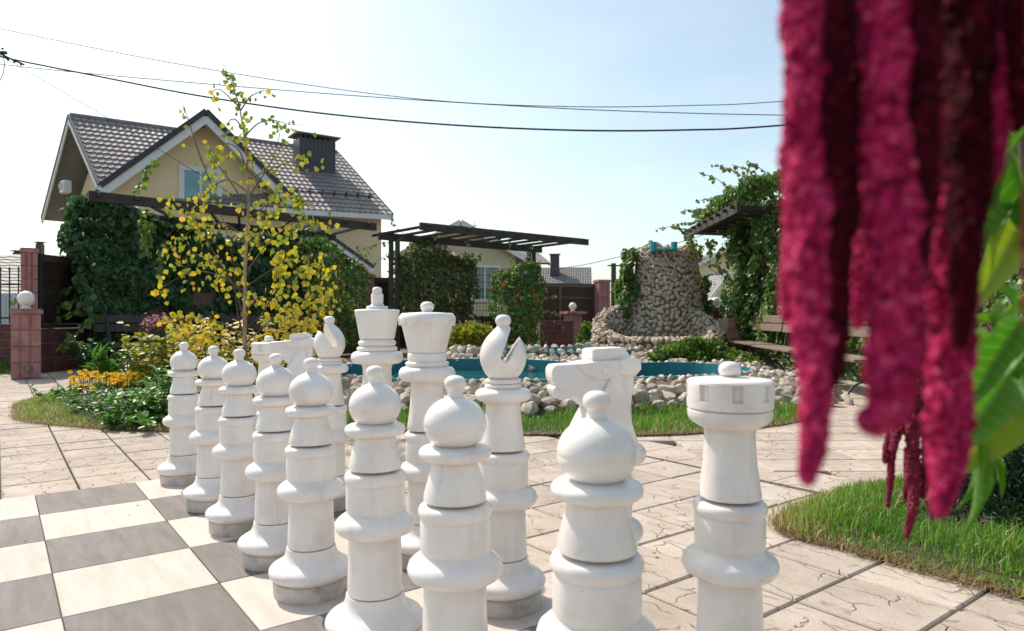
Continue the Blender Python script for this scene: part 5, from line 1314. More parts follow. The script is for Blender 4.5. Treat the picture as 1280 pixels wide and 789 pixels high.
t = thing('utility_pole', 'distant pole with crossarm left of the rock waterfall', 'pole', (pl2.x, 60, 0)); b = MB(); b.tube([(0, 0, 0), (0, 0, 5.8)], [.28, .22], 8); link('pole', b.mesh('pole'), M['dtrim'], t)
b = MB(); b.box((0, 0, 5.6), (1.1, .1, .12)); link('crossarm', b.mesh('crossarm'), M['dtrim'], t)

# ============================================================ HEDGES AND CLIMBERS
def hull_leaves(name, label, cat, box_fn, n, size, m, core=None, core_m=None, down=.55, grp=None, width=1.0, parent=None, extra=None, keep=None):
    """box_fn(n) -> (points, outward normals)"""
    Pp, No = box_fn(n)
    if keep is not None:
        kk = keep(Pp); Pp, No = Pp[kk], No[kk]; n = len(Pp)
    D = rand_dirs(n, down, No * .5, .5); Nn = unit(No + RNG.normal(size=(n, 3)) * .45)
    sz = RNG.uniform(size * .6, size * 1.25, n)
    c0_ = Pp.mean(0); base = Vector((float(c0_[0]), float(c0_[1]), 0))
    t = parent or thing(name, label, cat, base, 0, grp)
    base = Vector(t.location)
    ti = np.clip(RNG.beta(2, 2.6, n) + (extra(Pp) if extra else 0), 0, 1)
    me = leaf_mesh('foliage', Pp - np.array(base), D, Nn, sz, ti, width)
    o = link('foliage', me, m, t); o['kind'] = 'stuff'
    if core is not None:
        me = core.mesh('branch_mass'); me.transform(Matrix.Translation(-base)); o = link('branches', me, core_m or M['twig'], t)
    return t
def slab_points(a, b_, th, z0, z1, lump=.25, taper=None, seed=0):
    """points over a lumpy hedge running from a to b (plan), thickness th"""
    a = np.array(a, float); b_ = np.array(b_, float); d = b_ - a; Ln = np.linalg.norm(d); d /= Ln; nr = np.array((d[1], -d[0]))
    def fn(n):
        s_ = RNG.uniform(0, 1, n); q = RNG.uniform(0, 1, n); face = RNG.choice(4, n, p=[.56, .16, .16, .12])
        zt = z1 if taper is None else taper(s_)
        zz = z0 + (zt - z0) * q; off = np.full(n, th / 2); nx = np.zeros(n); ny = np.zeros(n); nz2 = np.zeros(n)
        off = np.where(face == 0, th / 2, np.where(face == 1, -th / 2, RNG.uniform(-th / 2, th / 2, n)))
        zz = np.where(face == 2, zt, zz)
        s2 = np.where(face == 3, RNG.integers(0, 2, n).astype(float), s_)
        N3 = np.stack([nr[0] * np.where(face == 0, 1, np.where(face == 1, -1, 0)) + d[0] * np.where(face == 3, s2 * 2 - 1, 0), nr[1] * np.where(face == 0, 1, np.where(face == 1, -1, 0)) + d[1] * np.where(face == 3, s2 * 2 - 1, 0), np.where(face == 2, 1., .12)], 1)
        l = np.array([mnoise.noise(Vector((s * Ln * 1.1 + seed, z * 1.3, f * 3.1))) * lump * 1.5 + mnoise.noise(Vector((s * Ln * 3 + seed, z * 3.3, f))) * lump * .6 for s, z, f in zip(s2, zz, face)])
        l -= RNG.exponential(.05, n)
        Pp = np.stack([a[0] + d[0] * s2 * Ln + nr[0] * off, a[1] + d[1] * s2 * Ln + nr[1] * off, zz], 1) + N3 * l[:, None]
        # rounded shoulders
        Pp[:, 2] = np.maximum(z0 * .9, Pp[:, 2])
        return Pp, unit(N3)
    return fn
def core_slab(a, b_, th, z0, z1):
    b = MB(); b.beam((a[0], a[1], (z0 + z1) / 2), (b_[0], b_[1], (z0 + z1) / 2), th, z1 - z0); return b
# creeper hedge on the left pergola
ha, hb = (-8.05, 12.40), (-4.80, 15.85)
fn = slab_points(ha, hb, .75, .15, 2.95, .26, lambda s_: 3.08 - .48 / (1 + np.exp(-(s_ - .34) * 14)) + .08 * np.sin(s_ * 17))
hedge = hull_leaves('creeper_hedge', 'tall dense dark green creeper covering the left pergola behind the dark bench', 'hedge', fn, 15000, .145, M['leaf_hedge'], core_slab((-7.15, 13.25), (-4.95, 15.6), .4, .3, 2.4), M['twig'], 1.0, keep=lambda Q: (Q[:, 0] / Q[:, 1] > -.672 + .055 * np.clip((2.0 - Q[:, 2]) / 1.0, 0, 1)))
# lighter shoots at its left side and hanging shoots
def shoots(starts, n_each, size, m, parent, length, down=.4):
    C, D_, N_ = [], [], []
    br = MB(); pl_ = Vector(parent.location)
    for s_, dr in starts:
        s_ = Vector(s_); dr = Vector(dr).normalized(); L_ = length * rnd.uniform(.6, 1.2); pts = [s_]
        for k in range(6):
            pts.append(pts[-1] + (dr + Vector((rnd.uniform(-.25, .25), rnd.uniform(-.25, .25), rnd.uniform(-.2, .2) - down * k / 6))).normalized() * L_ / 6)
        br.tube([p - pl_ for p in pts], [.006] * 7, 4)
        for _ in range(n_each):
            k = rnd.uniform(0, 5.99); i = int(k); p = pts[i].lerp(pts[i + 1], k - i); C.append(p - pl_ + Vector((rnd.uniform(-.04, .04), rnd.uniform(-.04, .04), rnd.uniform(-.03, .03)))); D_.append((rnd.uniform(-1, 1), rnd.uniform(-1, 1), -.7 + rnd.uniform(-.4, .4))); N_.append((rnd.uniform(-.6, .6), -1, rnd.uniform(0, 1)))
    C = np.array([tuple(c) for c in C]); n = len(C)
    o = link('trailing_shoot', leaf_mesh('trailing_shoot', C, D_, N_, RNG.uniform(size * .6, size * 1.2, n), RNG.uniform(.3, 1, n)), m, parent); o['kind'] = 'stuff'
    link('stem', br.mesh('stem'), M['stem'], parent)['kind'] = 'stuff'
shoots([(P(100, 372, 12.2), (-.6, -.3, -.3)), (P(90, 360, 12.2), (-1, -.2, 0)), (P(105, 385, 12.1), (-.9, -.3, -.35)), (P(118, 395, 12.0), (-.4, -.4, -.6)), (P(82, 320, 12.3), (-.5, 0, -.6)), (P(180, 262, 12.2), (.1, -.1, -1)), (P(190, 275, 12.2), (.05, -.1, -1)), (P(165, 248, 12.2), (.3, 0, .7)), (P(205, 300, 12.4), (0, -.1, -1))], 34, .12, M['leaf_shrub'], hedge, .9)
# right part with orange trumpet flowers
fn = slab_points((-4.9, 15.3), (-3.75, 16.6), .7, .3, 2.6, .3, lambda s_: 2.75 - .5 * s_)
tv = hull_leaves('trumpet_vine', 'green vine with orange red flowers on the pergola post behind the birch', 'climber', fn, 3600, .10, M['leaf_ivy'], None, None, .8)
def flowers(parent, fn, n, size, m, name='flower', petals=5):
    Pp, No = fn(n); pl_ = np.array(parent.location); C = []; D_ = []; N_ = []
    Pp = Pp + No * .05
    for p, nn in zip(Pp, No):
        for k in range(petals):
            a = 2 * PI * k / petals + rnd.random(); t1 = Vector(nn).orthogonal().normalized(); t2 = Vector(nn).cross(t1)
            C.append(p - pl_); D_.append(tuple(t1 * math.cos(a) + t2 * math.sin(a) + Vector(nn) * .5)); N_.append(tuple(nn))
    n_ = len(C); o = link(name, leaf_mesh(name, C, D_, N_, np.full(n_, size), RNG.uniform(0, 1, n_)), m, parent); o['kind'] = 'stuff'
flowers(tv, fn, 55, .055, M['petal_red'])
# strip of vine against the iron fence
fn = slab_points((-4.75, 16.7), (-4.1, 17.7), .3, .9, 2.0, .2)
hull_leaves('fence_vine', 'loose green vine on the scrolled iron fence', 'climber', fn, 900, .09, M['leaf_ivy'], None, None, .8)
# rose pergola: mesh trellis and two climbers
tr = thing('wire_trellis', 'green wire mesh trellis between the posts of the rose pergola', 'trellis', (-2.7, 16.15, 0))
dd = Vector((3.25, 2.62, 0)); b = MB(); Lt = dd.length; dd.normalize()
for k in range(int(Lt / .10)): b.tube([dd * (k * .10) + Vector((0, 0, .75)), dd * (k * .10) + Vector((0, 0, 2.25))], .006, 4)
for k in range(9): b.tube([Vector((0, 0, .75 + k * .185)), dd * Lt + Vector((0, 0, .75 + k * .185))], .006, 4)
o = link('wire_mesh', b.mesh('wire_mesh'), M['iron'], tr); o['kind'] = 'stuff'
fn = slab_points((-2.75, 16.25), (-1.1, 17.5), .55, .8, 2.55, .34, lambda s_: 2.62 - .35 * np.abs(s_ - .45))
c_ = hull_leaves('rose_climber', 'broad brownish green climber on the left half of the rose trellis', 'climber', fn, 4300, .105, M['leaf_mix'], None, None, .6, 'climbers on the rose trellis')
Pp, No = fn(1800); Pp = Pp - No * RNG.uniform(0, .3, (1800, 1)); me = leaf_mesh('foliage', Pp - np.array(c_.location), rand_dirs(1800, .4), rand_dirs(1800), RNG.uniform(.06, .12, 1800), RNG.uniform(0, .6, 1800)); o = link('foliage', me, M['leaf_ivy'], c_); o['kind'] = 'stuff'
shoots([(P(505, 300, 16), (-.3, -.2, .6)), (P(497, 300, 16), (-1, 0, -.1)), (P(500, 310, 16), (-1, 0, -.4)), (P(585, 305, 16.6), (.2, 0, .5))], 14, .09, M['leaf_ivy'], c_, .9, .2)
fn = slab_points((-.45, 17.6), (.62, 18.3), .6, .25, 2.3, .30, lambda s_: 1.75 + .6 * s_)
c_ = hull_leaves('rose_climber', 'bright green rose climber with red blooms at the right pergola post', 'climber', fn, 3900, .10, M['leaf_ivy'], None, None, .6, 'climbers on the rose trellis')
flowers(c_, fn, 46, .06, M['petal_red'])
shoots([(P(672, 372, 18), (1, 0, .1)), (P(672, 385, 18), (1, -.2, -.2)), (P(668, 380, 18), (.8, 0, -.5)), (P(640, 330, 18), (0, 0, 1)), (P(655, 345, 18), (.1, 0, 1))], 14, .08, M['leaf_ivy'], c_, 1.0, .3)

def ball_points(c, r, lump=.25, zmin=0.0, sc=(1, 1, 1), seed=0):
    def fn(n):
        d = unit(RNG.normal(size=(n, 3))); d[:, 2] = np.abs(d[:, 2]) * .95 - .15
        l = np.array([1 + mnoise.noise(Vector(x) * 2.2 + Vector((seed, 0, 0))) * lump * 1.6 for x in d]) * (1 - RNG.exponential(.07, n))
        Pp = np.array(c) + d * l[:, None] * r * np.array(sc); Pp[:, 2] = np.maximum(Pp[:, 2], zmin + .02)
        return Pp, unit(d + np.array((0, 0, .2)))
    return fn
def bush(label, c, r, n, size, m, sc=(1, 1, 1), lump=.3, cat='shrub', name='shrub', width=1.0, down=-.3, grp=None):
    fn = ball_points(c, r, lump, 0, sc, rnd.uniform(0, 50)); Pp, No = fn(n)
    inner = RNG.uniform(.45, 1, (n, 1)) ** .5; Pp = np.array(c) + (Pp - np.array(c)) * inner
    t = thing(name, label, cat, (c[0], c[1], 0), 0, grp); base = np.array(t.location)
    D = rand_dirs(n, down, No * .8, .6); Nn = unit(No * .5 + RNG.normal(size=(n, 3)) * .5 + np.array((0, -.2, .5)))
    me = leaf_mesh('foliage', Pp - base, D, Nn, RNG.uniform(size * .6, size * 1.25, n), RNG.uniform(0, 1, n), width); o = link('foliage', me, m, t); o['kind'] = 'stuff'
    b = MB()
    for k in range(9):
        a = 2 * PI * k / 9; e = Vector((math.cos(a) * r * .6 * sc[0], math.sin(a) * r * .6 * sc[1], c[2] + r * .5 * sc[2])); b.tube([(0, 0, 0), tuple(e * .5 + Vector((0, 0, .02))), tuple(e)], [.012, .008, .004], 5)
    link('stem', b.mesh('stem'), M['twig'], t)['kind'] = 'stuff'
    return t
bush('rounded yellow green shrub between queen and near bishop', (P(587, 0, 13.6).x, 13.6, .35), .56, 3400, .07, M['leaf_yg'], (1.05, .8, 1.0))
bush('small green shrub behind the rook waterfall pillar on the left', (P(736, 0, 18.5).x, 18.5, .35), .45, 900, .08, M['leaf_shrub'], (.7, .7, 1.2))
bush('green shrub with reddish tips in front of the rock waterfall', (P(868, 0, 11.1).x, 11.1, .22), .72, 4200, .07, M['leaf_shrub'], (1.0, .6, .62))
bush('low green plants at the foot of the coral wall', (P(915, 0, 12.4).x, 12.4, .1), .5, 1500, .06, M['leaf_ivy'], (1.1, .8, .5))
bush('tiny weeds at the base of the fence pillar left of the waterfall', (P(728, 0, 17.0).x, 17.0, .1), .4, 500, .07, M['leaf_ivy'], (1, .6, .7))
# ivy on both flanks of the waterfall
def tower_ivy(label, a0, a1, z0, z1, n, out=.12):
    def fn(k):
        a = RNG.uniform(a0, a1, k); z = RNG.uniform(z0, z1, k)
        q = np.array([tuple(tower_pt(x, y)) for x, y in zip(a, z)]); nn = np.stack([np.cos(a), np.sin(a), np.full(k, .2)], 1)
        l = np.array([mnoise.noise(Vector((x * 3, y * 2.2, 1))) for x, y in zip(a, z)]) * .28 + out
        return q + nn * (l - RNG.exponential(.05, k))[:, None], unit(nn)
    return hull_leaves('ivy', label, 'climber', fn, n, .10, M['leaf_ivy'], None, None, .9, 'ivy on the rock waterfall')
tower_ivy('thick green ivy covering the left flank of the rock waterfall', R(140), R(212), .9, 2.50, 3400, .28)
tower_ivy('green ivy on the right flank of the rock waterfall', R(-20), R(40), .8, 1.9, 800, .12)
# right hand vine hedge behind the benches and over the pergola
fn = slab_points((5.35, 16.2), (4.95, 3.2), .7, .05, 3.1, .33, lambda s_: 3.15 + .25 * np.sin(s_ * 21) - .1, 5)
def fnr(n):
    Pp, No = fn(n); return Pp, No
vh = hull_leaves('vine_hedge', 'tall light green vine hedge behind the long benches at right', 'hedge', slab_points((4.95, 4.2), (5.35, 16.2), .8, .05, 3.1, .33, lambda s_: 3.15 + .25 * np.sin(s_ * 21), 5), 3000, .10, M['leaf_ivy'], core_slab((5.30, 4.4), (5.62, 15.3), .5, .1, 3.0), M['twig'], .8)
def side_face(n):
    s_ = RNG.uniform(0, 1, n) ** .8; y = 4.2 + 12.0 * s_; z = RNG.uniform(.05, 3.25, n); k = len(y)
    l = np.array([mnoise.noise(Vector((a * 1.1, c * 1.3, 2))) * .42 + mnoise.noise(Vector((a * 3.3, c * 3.3, 7))) * .15 for a, c in zip(y, z)]) - RNG.exponential(.06, n)
    x = 4.78 + (y - 4.2) * .035 - l
    return np.stack([x, y, z], 1), unit(np.stack([np.full(n, -1.), np.full(n, -.25), np.full(n, .3)], 1))
hull_leaves('x', 'x', 'x', side_face, 21000, .085, M['leaf_ivy'], None, None, .8, parent=vh)
def top_face(n):
    y = RNG.uniform(12.3, 16.2, n); x = RNG.uniform(4.25, 5.6, n); k = mnoise
    hgt = np.array([3.10 + .45 * max(0, mnoise.noise(Vector((a * 1.2, c * 1.2, 3))) + .35) for a, c in zip(x, y)])
    hgt = hgt + np.where(y < 14.5, (14.5 - y) * .18, 0)
    return np.stack([x, y, hgt - RNG.exponential(.05, n)], 1), unit(RNG.normal(size=(n, 3)) * .4 + np.array((0, -.4, .8)))
hull_leaves('x', 'x', 'x', top_face, 7500, .085, M['leaf_ivy'], None, None, .7, parent=vh)
def gable_face(n):      # the thick shoulder at the hedge's far end under the pergola
    x = RNG.uniform(4.80, 5.7, n); z = RNG.uniform(.1, 3.5, n); y = 15.0 + RNG.normal(0, .12, n) + (x - 4.9) * .4
    l = np.array([mnoise.noise(Vector((a * 2, c * 2, 9))) * .35 for a, c in zip(x, z)])
    keep = x > 4.88 + .12 * np.sin(z * 4.1) - (z > 2.6) * .3
    y = y + l
    x = np.where(keep, x, x + .4)
    return np.stack([x, y, z], 1), unit(RNG.normal(size=(n, 3)) * .3 + np.array((-.5, -1, .2)))
hull_leaves('x', 'x', 'x', gable_face, 6500, .085, M['leaf_ivy'], None, None, .8, parent=vh)
shoots([(P(px, py, 15.5), (rnd.uniform(-.3, .3), 0, -1)) for px, py in ((858, 296), (868, 300), (876, 305), (884, 298), (893, 300), (900, 310), (907, 300), (912, 320), (888, 312), (896, 322), (864, 292), (905, 335))], 18, .10, M['leaf_ivy'], vh, .38, .2)
shoots([(P(px, py, 15.5), (-1, .1, .25)) for px, py in ((865, 290), (880, 280), (900, 265), (920, 250), (935, 238))] + [(P(px, py, 13), (-.6, 0, .5)) for px, py in ((925, 245), (940, 232), (955, 225), (965, 222))], 26, .09, M['leaf_ivy'], vh, .8, .5)

# distant trees low on the horizon
for px, Y, r_, z in ((775, 70, 1.6, 4.6), (700, 90, 1.4, 2.0), (745, 80, 1.5, 1.6)):
    pass

# ============================================================ BEDS, LAWN
def bed_soil(poly, h, name='flower_bed'):
    pts = [tuple(p) for p in spline(poly, 5)] if len(poly) < 20 else poly
    n = len(pts); c = np.mean(pts, 0); b = MB()
    mid = [tuple(np.array(p) * .82 + c * .18) for p in pts]
    b.add([(x, y, -.03) for x, y in pts] + [(x, y, .012) for x, y in [tuple(np.array(p) * .985 + c * .015) for p in pts]] + [(x, y, h) for x, y in mid], [(i, (i + 1) % n, n + (i + 1) % n, n + i) for i in range(n)] + [(n + i, n + (i + 1) % n, 2 * n + (i + 1) % n, 2 * n + i) for i in range(n)] + [tuple(range(2 * n, 3 * n))])
    o = build(name, b, M['soil'], smooth=60); o['kind'] = 'structure'; return pts
bedp = bed_soil(BED, .05); rbp = bed_soil(RBED, .035); stp_ = [tuple(p) for p in STRIP]; 
b = MB(); b.poly(stp_, -.03, .006); o = build('lawn_soil', b, M['soil']); o['kind'] = 'structure'
def lawn(label, poly, n, h, wdt, dry_edge=.18, hole=None, dens=None, dryp=.12, z=.01):
    XY = poly_pts(poly, n)
    if hole is not None: XY = XY[~in_poly(XY[:, 0], XY[:, 1], hole)]
    if dens is not None: XY = XY[dens(XY)]
    ed = edge_dist(XY, poly)
    XY = XY + RNG.normal(0, 1, XY.shape) * np.where(ed < .08, .026, .012)[:, None]
    pat = np.array([mnoise.noise(Vector((x * 2.2, y * 2.2, 5))) for x, y in XY])
    hh = h * RNG.uniform(.45, 1.25, len(XY)) * np.clip(1 + 1.1 * pat, .35, 1.8) * np.clip(.40 + ed / .22, .40, 1)
    ti = np.clip(RNG.beta(2, 3, len(XY)) * .8 + pat * .35 + np.where(ed < dry_edge, .45 * (1 - ed / dry_edge), 0) * RNG.uniform(.2, 1.4, len(XY)) + (RNG.random(len(XY)) < dryp) * .5, 0, 1)
    o = link('grass', blades('grass', XY, z, hh, wdt * RNG.uniform(.6, 1.2, len(XY)), ti, .62), M['grass']); tag(o, label, 'grass', kind='stuff')
def thin(XY):
    return np.array([mnoise.noise(Vector((x * 3.1, y * 3.1, 15))) for x, y in XY]) > -.55
lawn('long green grass patch with dry brown edge at lower right', rbp, 60000, .085, .0050, .16)
lawn('strip of grass along the stone rim of the pool', stp_, 60000, .085, .006, .16, hole=offset_poly(POOL_IN, lambda p: .5))
def bedfront(XY): return (XY[:, 1] < 8.3)
lawn('greyish mossy grass on the flower bed tip at left', bedp, 52000, .07, .006, .35, dens=bedfront, dryp=.25)
lawn('grass beneath the far left block wall', [(-13, 12.2), (-8.1, 12.2), (-8.1, 11.6), (-8.4, 11.2), (-13, 11.2)], 7000, .16, .012)
# dry fringe fallen over the slab edges
def fringe(poly, n, z=.004):
    poly = np.array(poly); seg = RNG.integers(0, len(poly), n); t = RNG.random((n, 1)); a_ = poly[seg]; b2 = poly[(seg + 1) % len(poly)]
    XY = a_ + (b2 - a_) * t + RNG.normal(0, .022, (n, 2)); XY = XY[XY[:, 1] < 8]
    n = len(XY); return blades('dry_grass', XY, z, RNG.uniform(.01, .035, n), np.full(n, .004), RNG.random(n), 1.6)
for pp, k, lab in ((rbp, 9000, 'dry brown grass fringe around the right grass patch'), (bedp, 6000, 'dry grass fringe around the left flower bed'), (stp_, 6000, 'dry grass fringe along the pool lawn')):
    o = link('dry_grass', fringe(pp, k), M['grass_dry']); tag(o, lab, 'grass', kind='stuff')

XY = RNG.uniform((-4.5, 1.6), (3.6, 7.0), (170, 2)); q_ = np.array([to_uv(x, y) for x, y in XY]); XY = XY[~in_poly(XY[:, 0], XY[:, 1], rbp)]; n = len(XY)
D = rand_dirs(n); D[:, 2] *= .15; Nn = rand_dirs(n) * .25 + np.array((0, 0, 1)); o = link('fallen_leaves', leaf_mesh('fallen_leaves', np.c_[XY, np.full(n, .009)], D, Nn, RNG.uniform(.006, .024, n), RNG.random(n)), M['grass_dry']); tag(o, 'small dry leaf scraps scattered over the slabs', 'leaves', kind='stuff')
# ---- plants in the left bed
def leafy(label, x, y, r_, h, n, size, m, width=.8, cat='plant', name='leafy_plant', grp=None, up=.9):
    t = thing(name, label, cat, (x, y, 0), 0, grp); 
    ns = max(6, n // 22); b = MB(); C, D_, N_ = [], [], []
    for k in range(ns):
        a = rnd.uniform(0, 2 * PI); q = r_ * math.sqrt(rnd.random()); base = Vector((math.cos(a) * q * .6, math.sin(a) * q * .6, 0)); tip = Vector((math.cos(a) * q * 1.1, math.sin(a) * q * 1.1, h * rnd.uniform(.6, 1.1)))
        mid = base.lerp(tip, .55) + Vector((0, 0, .03)); b.tube([base, mid, tip], [.004, .0035, .002], 4)
        for _ in range(n // ns):
            f = rnd.uniform(.15, 1.0); p = base.lerp(tip, f); aa = rnd.uniform(0, 2 * PI); C.append(tuple(p)); D_.append((math.cos(aa), math.sin(aa), rnd.uniform(-.2, up))); N_.append((rnd.uniform(-.3, .3), rnd.uniform(-.5, .2), 1))
    o = link('foliage', leaf_mesh('foliage', C, D_, N_, RNG.uniform(size * .6, size * 1.3, len(C)), RNG.random(len(C)), width), m, t); o['kind'] = 'stuff'
    link('stem', b.mesh('stem'), M['stem'], t)['kind'] = 'stuff'; return t
spec = [(150, 505, 6.3, .42, .22, 700, .05, 'leaf_bed'), (185, 520, 6.0, .42, .26, 800, .055, 'leaf_bed'), (215, 515, 6.1, .40, .34, 800, .06, 'leaf_bed'), (120, 500, 6.9, .45, .15, 700, .045, 'leaf_grey'), (95, 495, 7.2, .4, .18, 500, .05, 'leaf_bed'),
        (170, 490, 6.9, .35, .19, 700, .05, 'leaf_bed'), (212, 480, 7.0, .28, .42, 700, .06, 'leaf_bed'), (235, 500, 6.5, .5, .42, 900, .06, 'leaf_bed'), (265, 505, 6.4, .5, .40, 900, .06, 'leaf_bed'), (300, 500, 6.6, .5, .40, 900, .06, 'leaf_bed'), (335, 500, 6.7, .5, .42, 800, .06, 'leaf_bed'),
        (140, 515, 6.15, .3, .10, 350, .05, 'leaf_grey'), (190, 532, 5.62, .25, .12, 120, .085, 'leaf_bed'), (165, 527, 5.75, .22, .10, 100, .085, 'leaf_bed')]
names = ['low feathery green plant in the middle of the flower bed', 'dense dark green leafy plant at the front of the bed', 'tall leafy plant beside the farthest pawn', 'silvery mat plant behind the marigold edge', 'small leafy plant on the left of the bed', 'green leafy plant behind the silvery mat', 'tall green plant left of the farthest pawn head', 'dark leafy plant behind the first two pawns', 'dark leafy plant between the second and third pawn', 'dark leafy plant between third and fourth pawn', 'leafy plant behind the fourth pawn', 'silvery rosette near the front of the bed', 'broad leaved seedling at the front edge of the bed', 'second broad leaved seedling at the front edge, left of the other']
for (px, py, Y, r_, h_, n_, s_, mm_), lab in zip(spec, names):
    leafy(lab, P(px, py, Y).x, Y, r_, h_, n_, s_, M[mm_], .8 if mm_ != 'leaf_grey' else .35)
leafy('yellow green shrub with rounded leaves rising behind the first pawn', P(208, 0, 7.6).x, 7.6, .42, .78, 1300, .085, M['leaf_yg'], .95)
leafy('bright green shrub left of the birch behind the pawns', P(185, 0, 8.4).x, 8.4, .45, .55, 900, .08, M['leaf_shrub'], .9)
leafy('creeper regrowth at the left foot of the dark bench', P(122, 0, 11.2).x, 11.2, .42, .60, 600, .11, M['leaf_hedge'], .9)
leafy('long strap leaved iris clump before the dark bench', P(152, 0, 9.2).x, 9.2, .4, .40, 260, .22, M['leaf_bed'], .10, up=2.5)
leafy('bushy green plant under the birch', P(310, 0, 7.6).x, 7.6, .7, .6, 1600, .07, M['leaf_bed'], .9)
leafy('orange tinted low birch shoots among the pawns', P(275, 0, 7.0).x, 7.0, .5, .90, 800, .075, M['leaf_birch'], 1.0, up=-.2)
leafy('orange yellow low foliage behind the far rook', P(350, 0, 6.9).x, 6.9, .6, .90, 1000, .075, M['leaf_birch'], 1.0, up=-.2)
def flower_heads(label, spots, size, m, petals, center=None, name='flower_clump', cat='flower', stem_h=True):
    c = Vector((sum(s[0] for s in spots) / len(spots), sum(s[1] for s in spots) / len(spots), 0)); t = thing(name, label, cat, c)
    C, D_, N_ = [], [], []; b = MB(); bc = MB()
    for (x, y, z) in spots:
        nn = Vector((rnd.uniform(-.4, .4), rnd.uniform(-.8, 0), 1)).normalized(); t1 = nn.orthogonal().normalized(); t2 = nn.cross(t1); p = Vector((x, y, z)) - c
        for ringk in range(2):
            for k in range(petals):
                a = 2 * PI * (k + .5 * ringk) / petals; C.append(tuple(p + nn * .004 * ringk)); D_.append(tuple(t1 * math.cos(a) + t2 * math.sin(a) + nn * (.15 + .5 * ringk))); N_.append(tuple(nn))
        b.tube([(p.x * 1 + rnd.uniform(-.03, .03), p.y, 0), tuple(p)], .003, 4)
    o = link('bloom', leaf_mesh('bloom', C, D_, N_, size * RNG.uniform(.8, 1.15, len(C)), RNG.random(len(C)), .9), m, t); o['kind'] = 'stuff'
    link('stem', b.mesh('stem'), M['stem'], t)['kind'] = 'stuff'; return t
def spots(pxr, pyr, Yr, n):
    o_ = []
    for _ in range(n):
        Y = rnd.uniform(*Yr); q = P(rnd.triangular(pxr[0] - 6, pxr[1] + 6), rnd.triangular(pyr[0] - 3, pyr[1] + 4), Y); o_.append((q.x, q.y, max(.04, q.z)))
    return o_
flower_heads('clump of orange yellow marigolds at the left edge of the bed', spots((84, 128), (464, 478), (7.5, 8.1), 46) + spots((84, 108), (474, 486), (7.3, 7.5), 9) + spots((108, 116), (483, 488), (7.2, 7.3), 3), .030, M['petal_y'], 7)
flower_heads('row of yellow marigolds in the middle of the bed', spots((128, 158), (466, 482), (7.2, 7.7), 44), .030, M['petal_y'], 7)
flower_heads('row of yellow marigolds left of the farthest pawn', spots((150, 182), (466, 480), (7.1, 7.5), 44), .030, M['petal_y'], 7)
flower_heads('mauve flat topped sedum blooms behind the first pawn', spots((180, 216), (394, 412), (8.0, 8.5), 150), .024, M['petal_pink'], 5)
leafy('feathery marigold foliage at the left edge of the bed', P(104, 0, 7.7).x, 7.7, .26, .20, 700, .035, M['leaf_bed'], .6)
leafy('feathery marigold foliage along the middle of the bed', P(150, 0, 7.5).x, 7.5, .30, .21, 800, .035, M['leaf_bed'], .6)
leafy('sedum foliage below the mauve blooms', P(198, 0, 8.3).x, 8.3, .3, .78, 500, .06, M['leaf_shrub'], .8)
flower_heads('single pale mauve bloom before the dark bench', spots((160, 165), (448, 456), (7.9, 8.0), 7), .025, M['petal_pink'], 5)

# ============================================================ BIRCH
YB = 6.35
bx = P(303, 0, YB)
birch = thing('birch_tree', 'slender young birch with yellow autumn leaves in the flower bed', 'tree', (bx.x, YB, 0))
def PB(px, py, dy=0.0): return P(px, py, YB + dy) - Vector((bx.x, YB, 0))
trunk = [PB(306, 520), PB(305, 470), PB(306, 430), PB(306, 390), PB(306, 345), PB(308, 300), PB(311, 255), PB(309, 200), PB(304, 160), PB(299, 132), PB(290, 105), PB(279, 80)]
b = MB(); b.tube(trunk, [.024, .022, .020, .018, .0165, .014, .012, .0095, .0075, .006, .004, .002], 10); link('trunk', b.mesh('trunk'), M['bark'], birch)
limbs = [((306, 400), (292, 360), (270, 330), (240, 318), (212, 335), .12), ((306, 372), (285, 345), (258, 300), (235, 265), (215, 250), -.15), ((306, 365), (275, 345), (240, 340), (205, 358), (200, 360), .0),
         ((306, 425), (296, 385), (292, 330), (280, 280), (262, 225), .1), ((262, 225), (250, 195), (240, 165), (232, 140), (226, 128), .1), ((308, 340), (330, 310), (350, 290), (380, 275), (412, 280), -.1), ((306, 360), (335, 340), (365, 325), (395, 318), (412, 335), .15),
         ((306, 430), (340, 400), (370, 380), (400, 365), (418, 375), -.2), ((306, 440), (345, 425), (385, 405), (405, 380), (412, 352), -.1), ((306, 420), (280, 405), (250, 398), (225, 400), (212, 392), -.2),
         ((309, 250), (325, 225), (340, 200), (350, 165), (345, 155), .1), ((305, 172), (322, 155), (340, 150), (362, 156), (380, 156), 0), ((309, 262), (290, 230), (268, 200), (262, 185), (275, 205), -.1),
         ((309, 225), (330, 215), (355, 205), (380, 196), (395, 200), -.1), ((309, 275), (335, 255), (355, 240), (370, 245), (372, 262), .1), ((300, 135), (290, 125), (275, 112), (265, 114), (262, 116), 0), ((301, 138), (312, 122), (322, 116), (330, 113), (331, 114), 0),
         ((304, 162), (295, 150), (288, 150), (285, 156), (283, 160), 0), ((309, 300), (280, 280), (245, 285), (225, 300), (213, 312), .2), ((306, 410), (330, 390), (345, 350), (352, 320), (360, 300), .2), ((308, 320), (322, 300), (330, 270), (336, 250), (345, 235), -.2),
         ((306, 450), (285, 425), (262, 420), (240, 418), (225, 422), -.3), ((306, 450), (330, 430), (350, 415), (372, 400), (385, 398), -.3), ((306, 395), (322, 372), (345, 372), (372, 345), (388, 330), 0), ((309, 240), (285, 225), (265, 235), (250, 255), (243, 270), .15), ((309, 215), (300, 190), (288, 180), (275, 182), (268, 190), -.1)]
dens_ = [1.0, 1.1, .8, 1.0, .35, 1.3, 1.3, 1.5, 1.2, 1.3, .8, .7, .8, .7, .9, .3, .3, .4, 1.0, 1.3, 1.1, 1.4, 1.4, 1.4, .9, .6]
